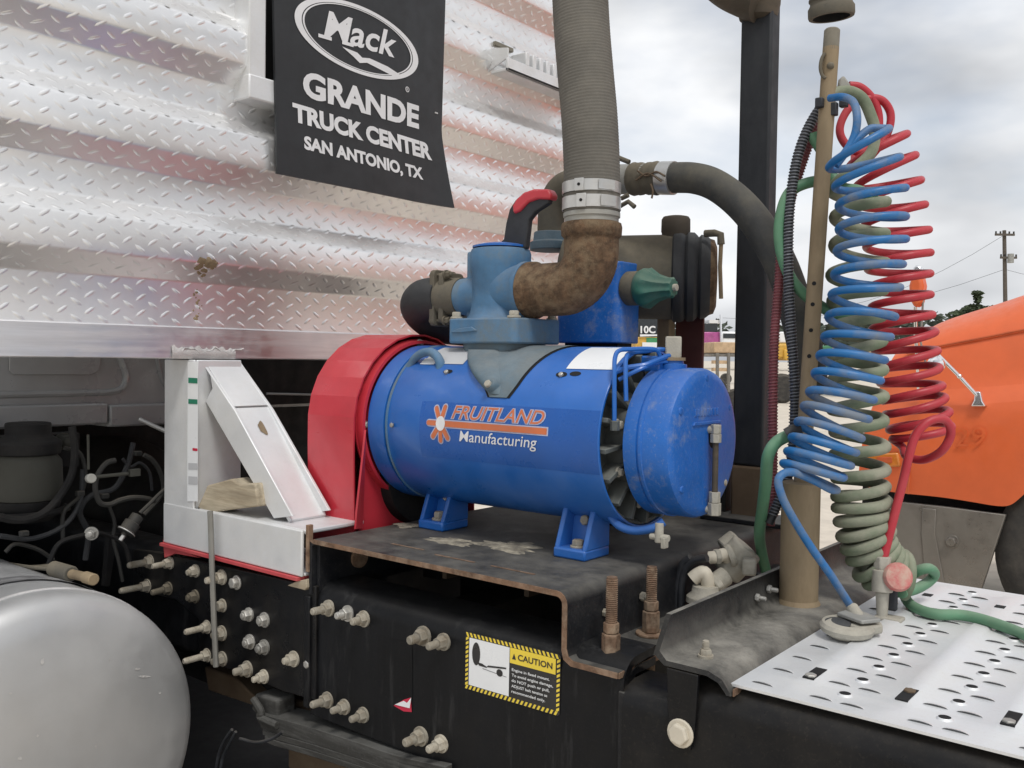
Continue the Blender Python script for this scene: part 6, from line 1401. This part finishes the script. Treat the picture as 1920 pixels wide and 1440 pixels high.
build('chassis', far_box(MB(), 1296, 656, 1350, 668, 36.1, 2), 'tyre', pk)
build('exhaust_stack', MB().cyl(at(1352, 660, D=35.9), at(1351, 590, D=35.9), .045, 10), 'chrome', pk)
for px in (1306, 1342):
    q = at(px, 700, D=36); build('wheel', MB().lathe((q.x, q.y, .45), (CAM_AX[0][2], CAM_AX[1][2], 0), [(-.1, .2), (-.1, .40), (-.05, .45), (.25, .45)], 20), 'tyre', pk)
tn = thing('tan_trailer', 'tan equipment trailer parked in the yard left of the black post', 'trailer', (*gnd(1362, 27), 0))
build('bed', far_box(MB(), 1338, 642, 1400, 662, 27, 1.8), 'machine_tan', tn, bevel=.03)
build('frame', far_box(MB(), 1336, 664, 1410, 668, 27, 1.8).cyl(at(1345, 662, D=26.9), at(1345, 735, D=26.9), .05).cyl(at(1366, 662, D=26.9), at(1366, 735, D=26.9), .05), 'bumper_grey', tn)
build('ramp', far_box(MB(), 1338, 676, 1366, 682, 26.9, .3).add(*(lambda m: (m.v, m.f))(far_box(MB(), 1338, 690, 1366, 696, 26.9, .3))), 'machine_tan', tn)
for px in (1352, 1380):
    q = at(px, 735, D=27); build('wheel', MB().lathe((q.x, q.y, .36), (CAM_AX[0][2], CAM_AX[1][2], 0), [(-.15, .15), (-.15, .33), (-.1, .36), (.2, .36)], 20), 'tyre', tn)
yl = thing('yellow_loader', 'yellow wheel loader seen between the two spring guarded hoses', 'loader', (*gnd(1468, 34), 0))
build('body', far_box(MB(), 1446, 644, 1482, 672, 34, 2.0), 'machine_yellow', yl, bevel=.08)
build('cab', far_box(MB(), 1461, 622, 1476, 643, 34.1, 1.4), 'van_white', yl, bevel=.05)
build('counterweight', far_box(MB(), 1470, 655, 1482, 676, 33.9, 2.0), 'machine_yellow', yl, bevel=.05)
for px in (1452, 1468):
    q = at(px, 680, D=33.9); build('wheel', MB().lathe((q.x, q.y, .55), (CAM_AX[0][2], CAM_AX[1][2], 0), [(-.1, .2), (-.1, .45), (-.02, .55), (.3, .55)], 24), 'tyre', yl)
gt_ = thing('green_skip', 'small green skip among yard equipment right of the tan pole', 'skip', (*gnd(1576, 42), 0))
build('bin', far_box(MB(), 1560, 648, 1588, 690, 42, 2), 'machine_green', gt_, bevel=.05)
tt_ = thing('tan_grader', 'long tan yard machine seen through the coils right of the pole', 'machine', (*gnd(1612, 40), 0))
build('body', far_box(MB(), 1590, 650, 1648, 662, 40, 2), 'machine_tan', tt_, bevel=.05)
build('undercarriage', far_box(MB(), 1592, 662, 1646, 676, 40, 2), 'tyre', tt_)
vw = thing('white_van', 'white van parked far off just right of the trailer', 'van', (*gnd(1380, 60), 0))
build('body', far_box(MB(), 1352, 622, 1420, 655, 60, 2.2), 'van_white', vw, bevel=.2)
build('windows', far_box(MB(), 1356, 626, 1416, 634, 59.95, .05), 'glass_dark', vw)
for px in (1362, 1408):
    q = at(px, 690, D=60); build('wheel', MB().lathe((q.x, q.y, .36), (CAM_AX[0][2], CAM_AX[1][2], 0), [(-.12, .15), (-.12, .33), (-.05, .36), (.2, .36)], 20), 'tyre', vw)
# trees
def leaf_crown(mb, c, rad, n, rnd, s=.25, flat=.7):
    for _ in range(n):
        while True:
            d = V(rnd.uniform(-1, 1), rnd.uniform(-1, 1), rnd.uniform(-1, 1))
            if d.length < 1: break
        p = c + V(d.x * rad.x, d.y * rad.y, d.z * rad.z); a = V(rnd.gauss(0, 1), rnd.gauss(0, 1), rnd.gauss(0, 1)).normalized(); _, u, v = frame_of(a); q = s * rnd.uniform(.6, 1.4)
        mb.add([p - u * q, p - v * q * .6, p + u * q, p + v * q * .6], [(0, 1, 2, 3)])
rnd = random.Random(11)
ug = at(1885, 700, D=62); tr_o = thing('yard_tree', 'dark green tree with one tall tuft showing above the orange hood', 'tree', (*gnd(1828, 75), 0))
cr = MB(); Dt = 75
for px, py, w, h, n in ((1800, 592, 22, 10, 380), (1826, 583, 24, 12, 520), (1855, 583, 22, 10, 420), (1833, 560, 7, 12, 130), (1833, 550, 10, 4, 150), (1880, 590, 22, 14, 300), (1840, 610, 55, 20, 900)):
    c = at(px, py, D=Dt); leaf_crown(cr, c, V(w * Dt / FPX, w * Dt / FPX, h * Dt / FPX), n, rnd, .17)
build('crown', cr, 'leaf_green', tr_o, smooth=0)
c = at(1830, 600, D=Dt); build('trunk', MB().cyl((c.x, c.y, 0), (c.x, c.y, c.z), .28, 10, r1=.12), 'bark', tr_o)
tw = MB()
for i in range(70):
    px = 300 + i * 26 + rnd.uniform(-8, 8); D_ = 170 + rnd.uniform(-25, 25); top = rnd.uniform(596, 618) - (18 if 1560 < px < 1760 else 0); c = at(px, (top + 665) / 2, D=D_)
    leaf_crown(tw, c, V(4.5, 4.5, (665 - top) / 2 * D_ / FPX), 110, rnd, .8)
tag(build('tree_line', tw, 'far_wood', smooth=0), kind='stuff', label='far dark line of trees along the edge of the yard')
# utility pole
up_ = thing('utility_pole', 'wooden utility pole with crossarms against the cloudy sky above the orange hood', 'utility pole', (*gnd(1886, 62), 0))
c = at(1883, 432, D=62); b = gnd(1888, 62)
build('pole', MB().cyl((b[0], b[1], 0), c, .16, 12, r1=.12), 'bark', up_)
rg_ = V(CAM_AX[0][0], CAM_AX[1][0], 0).normalized()
for py, w, dxx in ((440, .65, 0), (483, .55, .25)):
    q = at(1884, py, D=61.8); arm = build('crossarm', MB().obox(q + rg_ * dxx, rg_ * w, V(CAM_AX[0][2], CAM_AX[1][2], 0) * .06, V(0, 0, .07)), 'bark', up_)
    for k in (-1, -.5, .5, 1): build('insulator', MB().cyl(q + rg_ * (dxx + k * w * .92), q + rg_ * (dxx + k * w * .92) + V(0, 0, .22), .055, 8), 'dull_hose', arm)
q = at(1895, 483, D=61.7); build('transformer', MB().cyl(q - V(0, 0, .35), q + V(0, 0, .25), .20, 14), 'galvanised', up_)
for (x0, y0), (x1, y1) in (((1884, 505), (2100, 470)), ((1884, 440), (1500, 585)), ((1884, 505), (1355, 596))):
    a_, b_ = at(x0, y0, D=62), at(x1, y1, D=80)
    build('wire', MB().tube([a_.lerp(b_, i / 8) - V(0, 0, 1.2 * (1 - (2 * i / 8 - 1) ** 2)) for i in range(9)], .012, 5), 'wrap_black', up_)
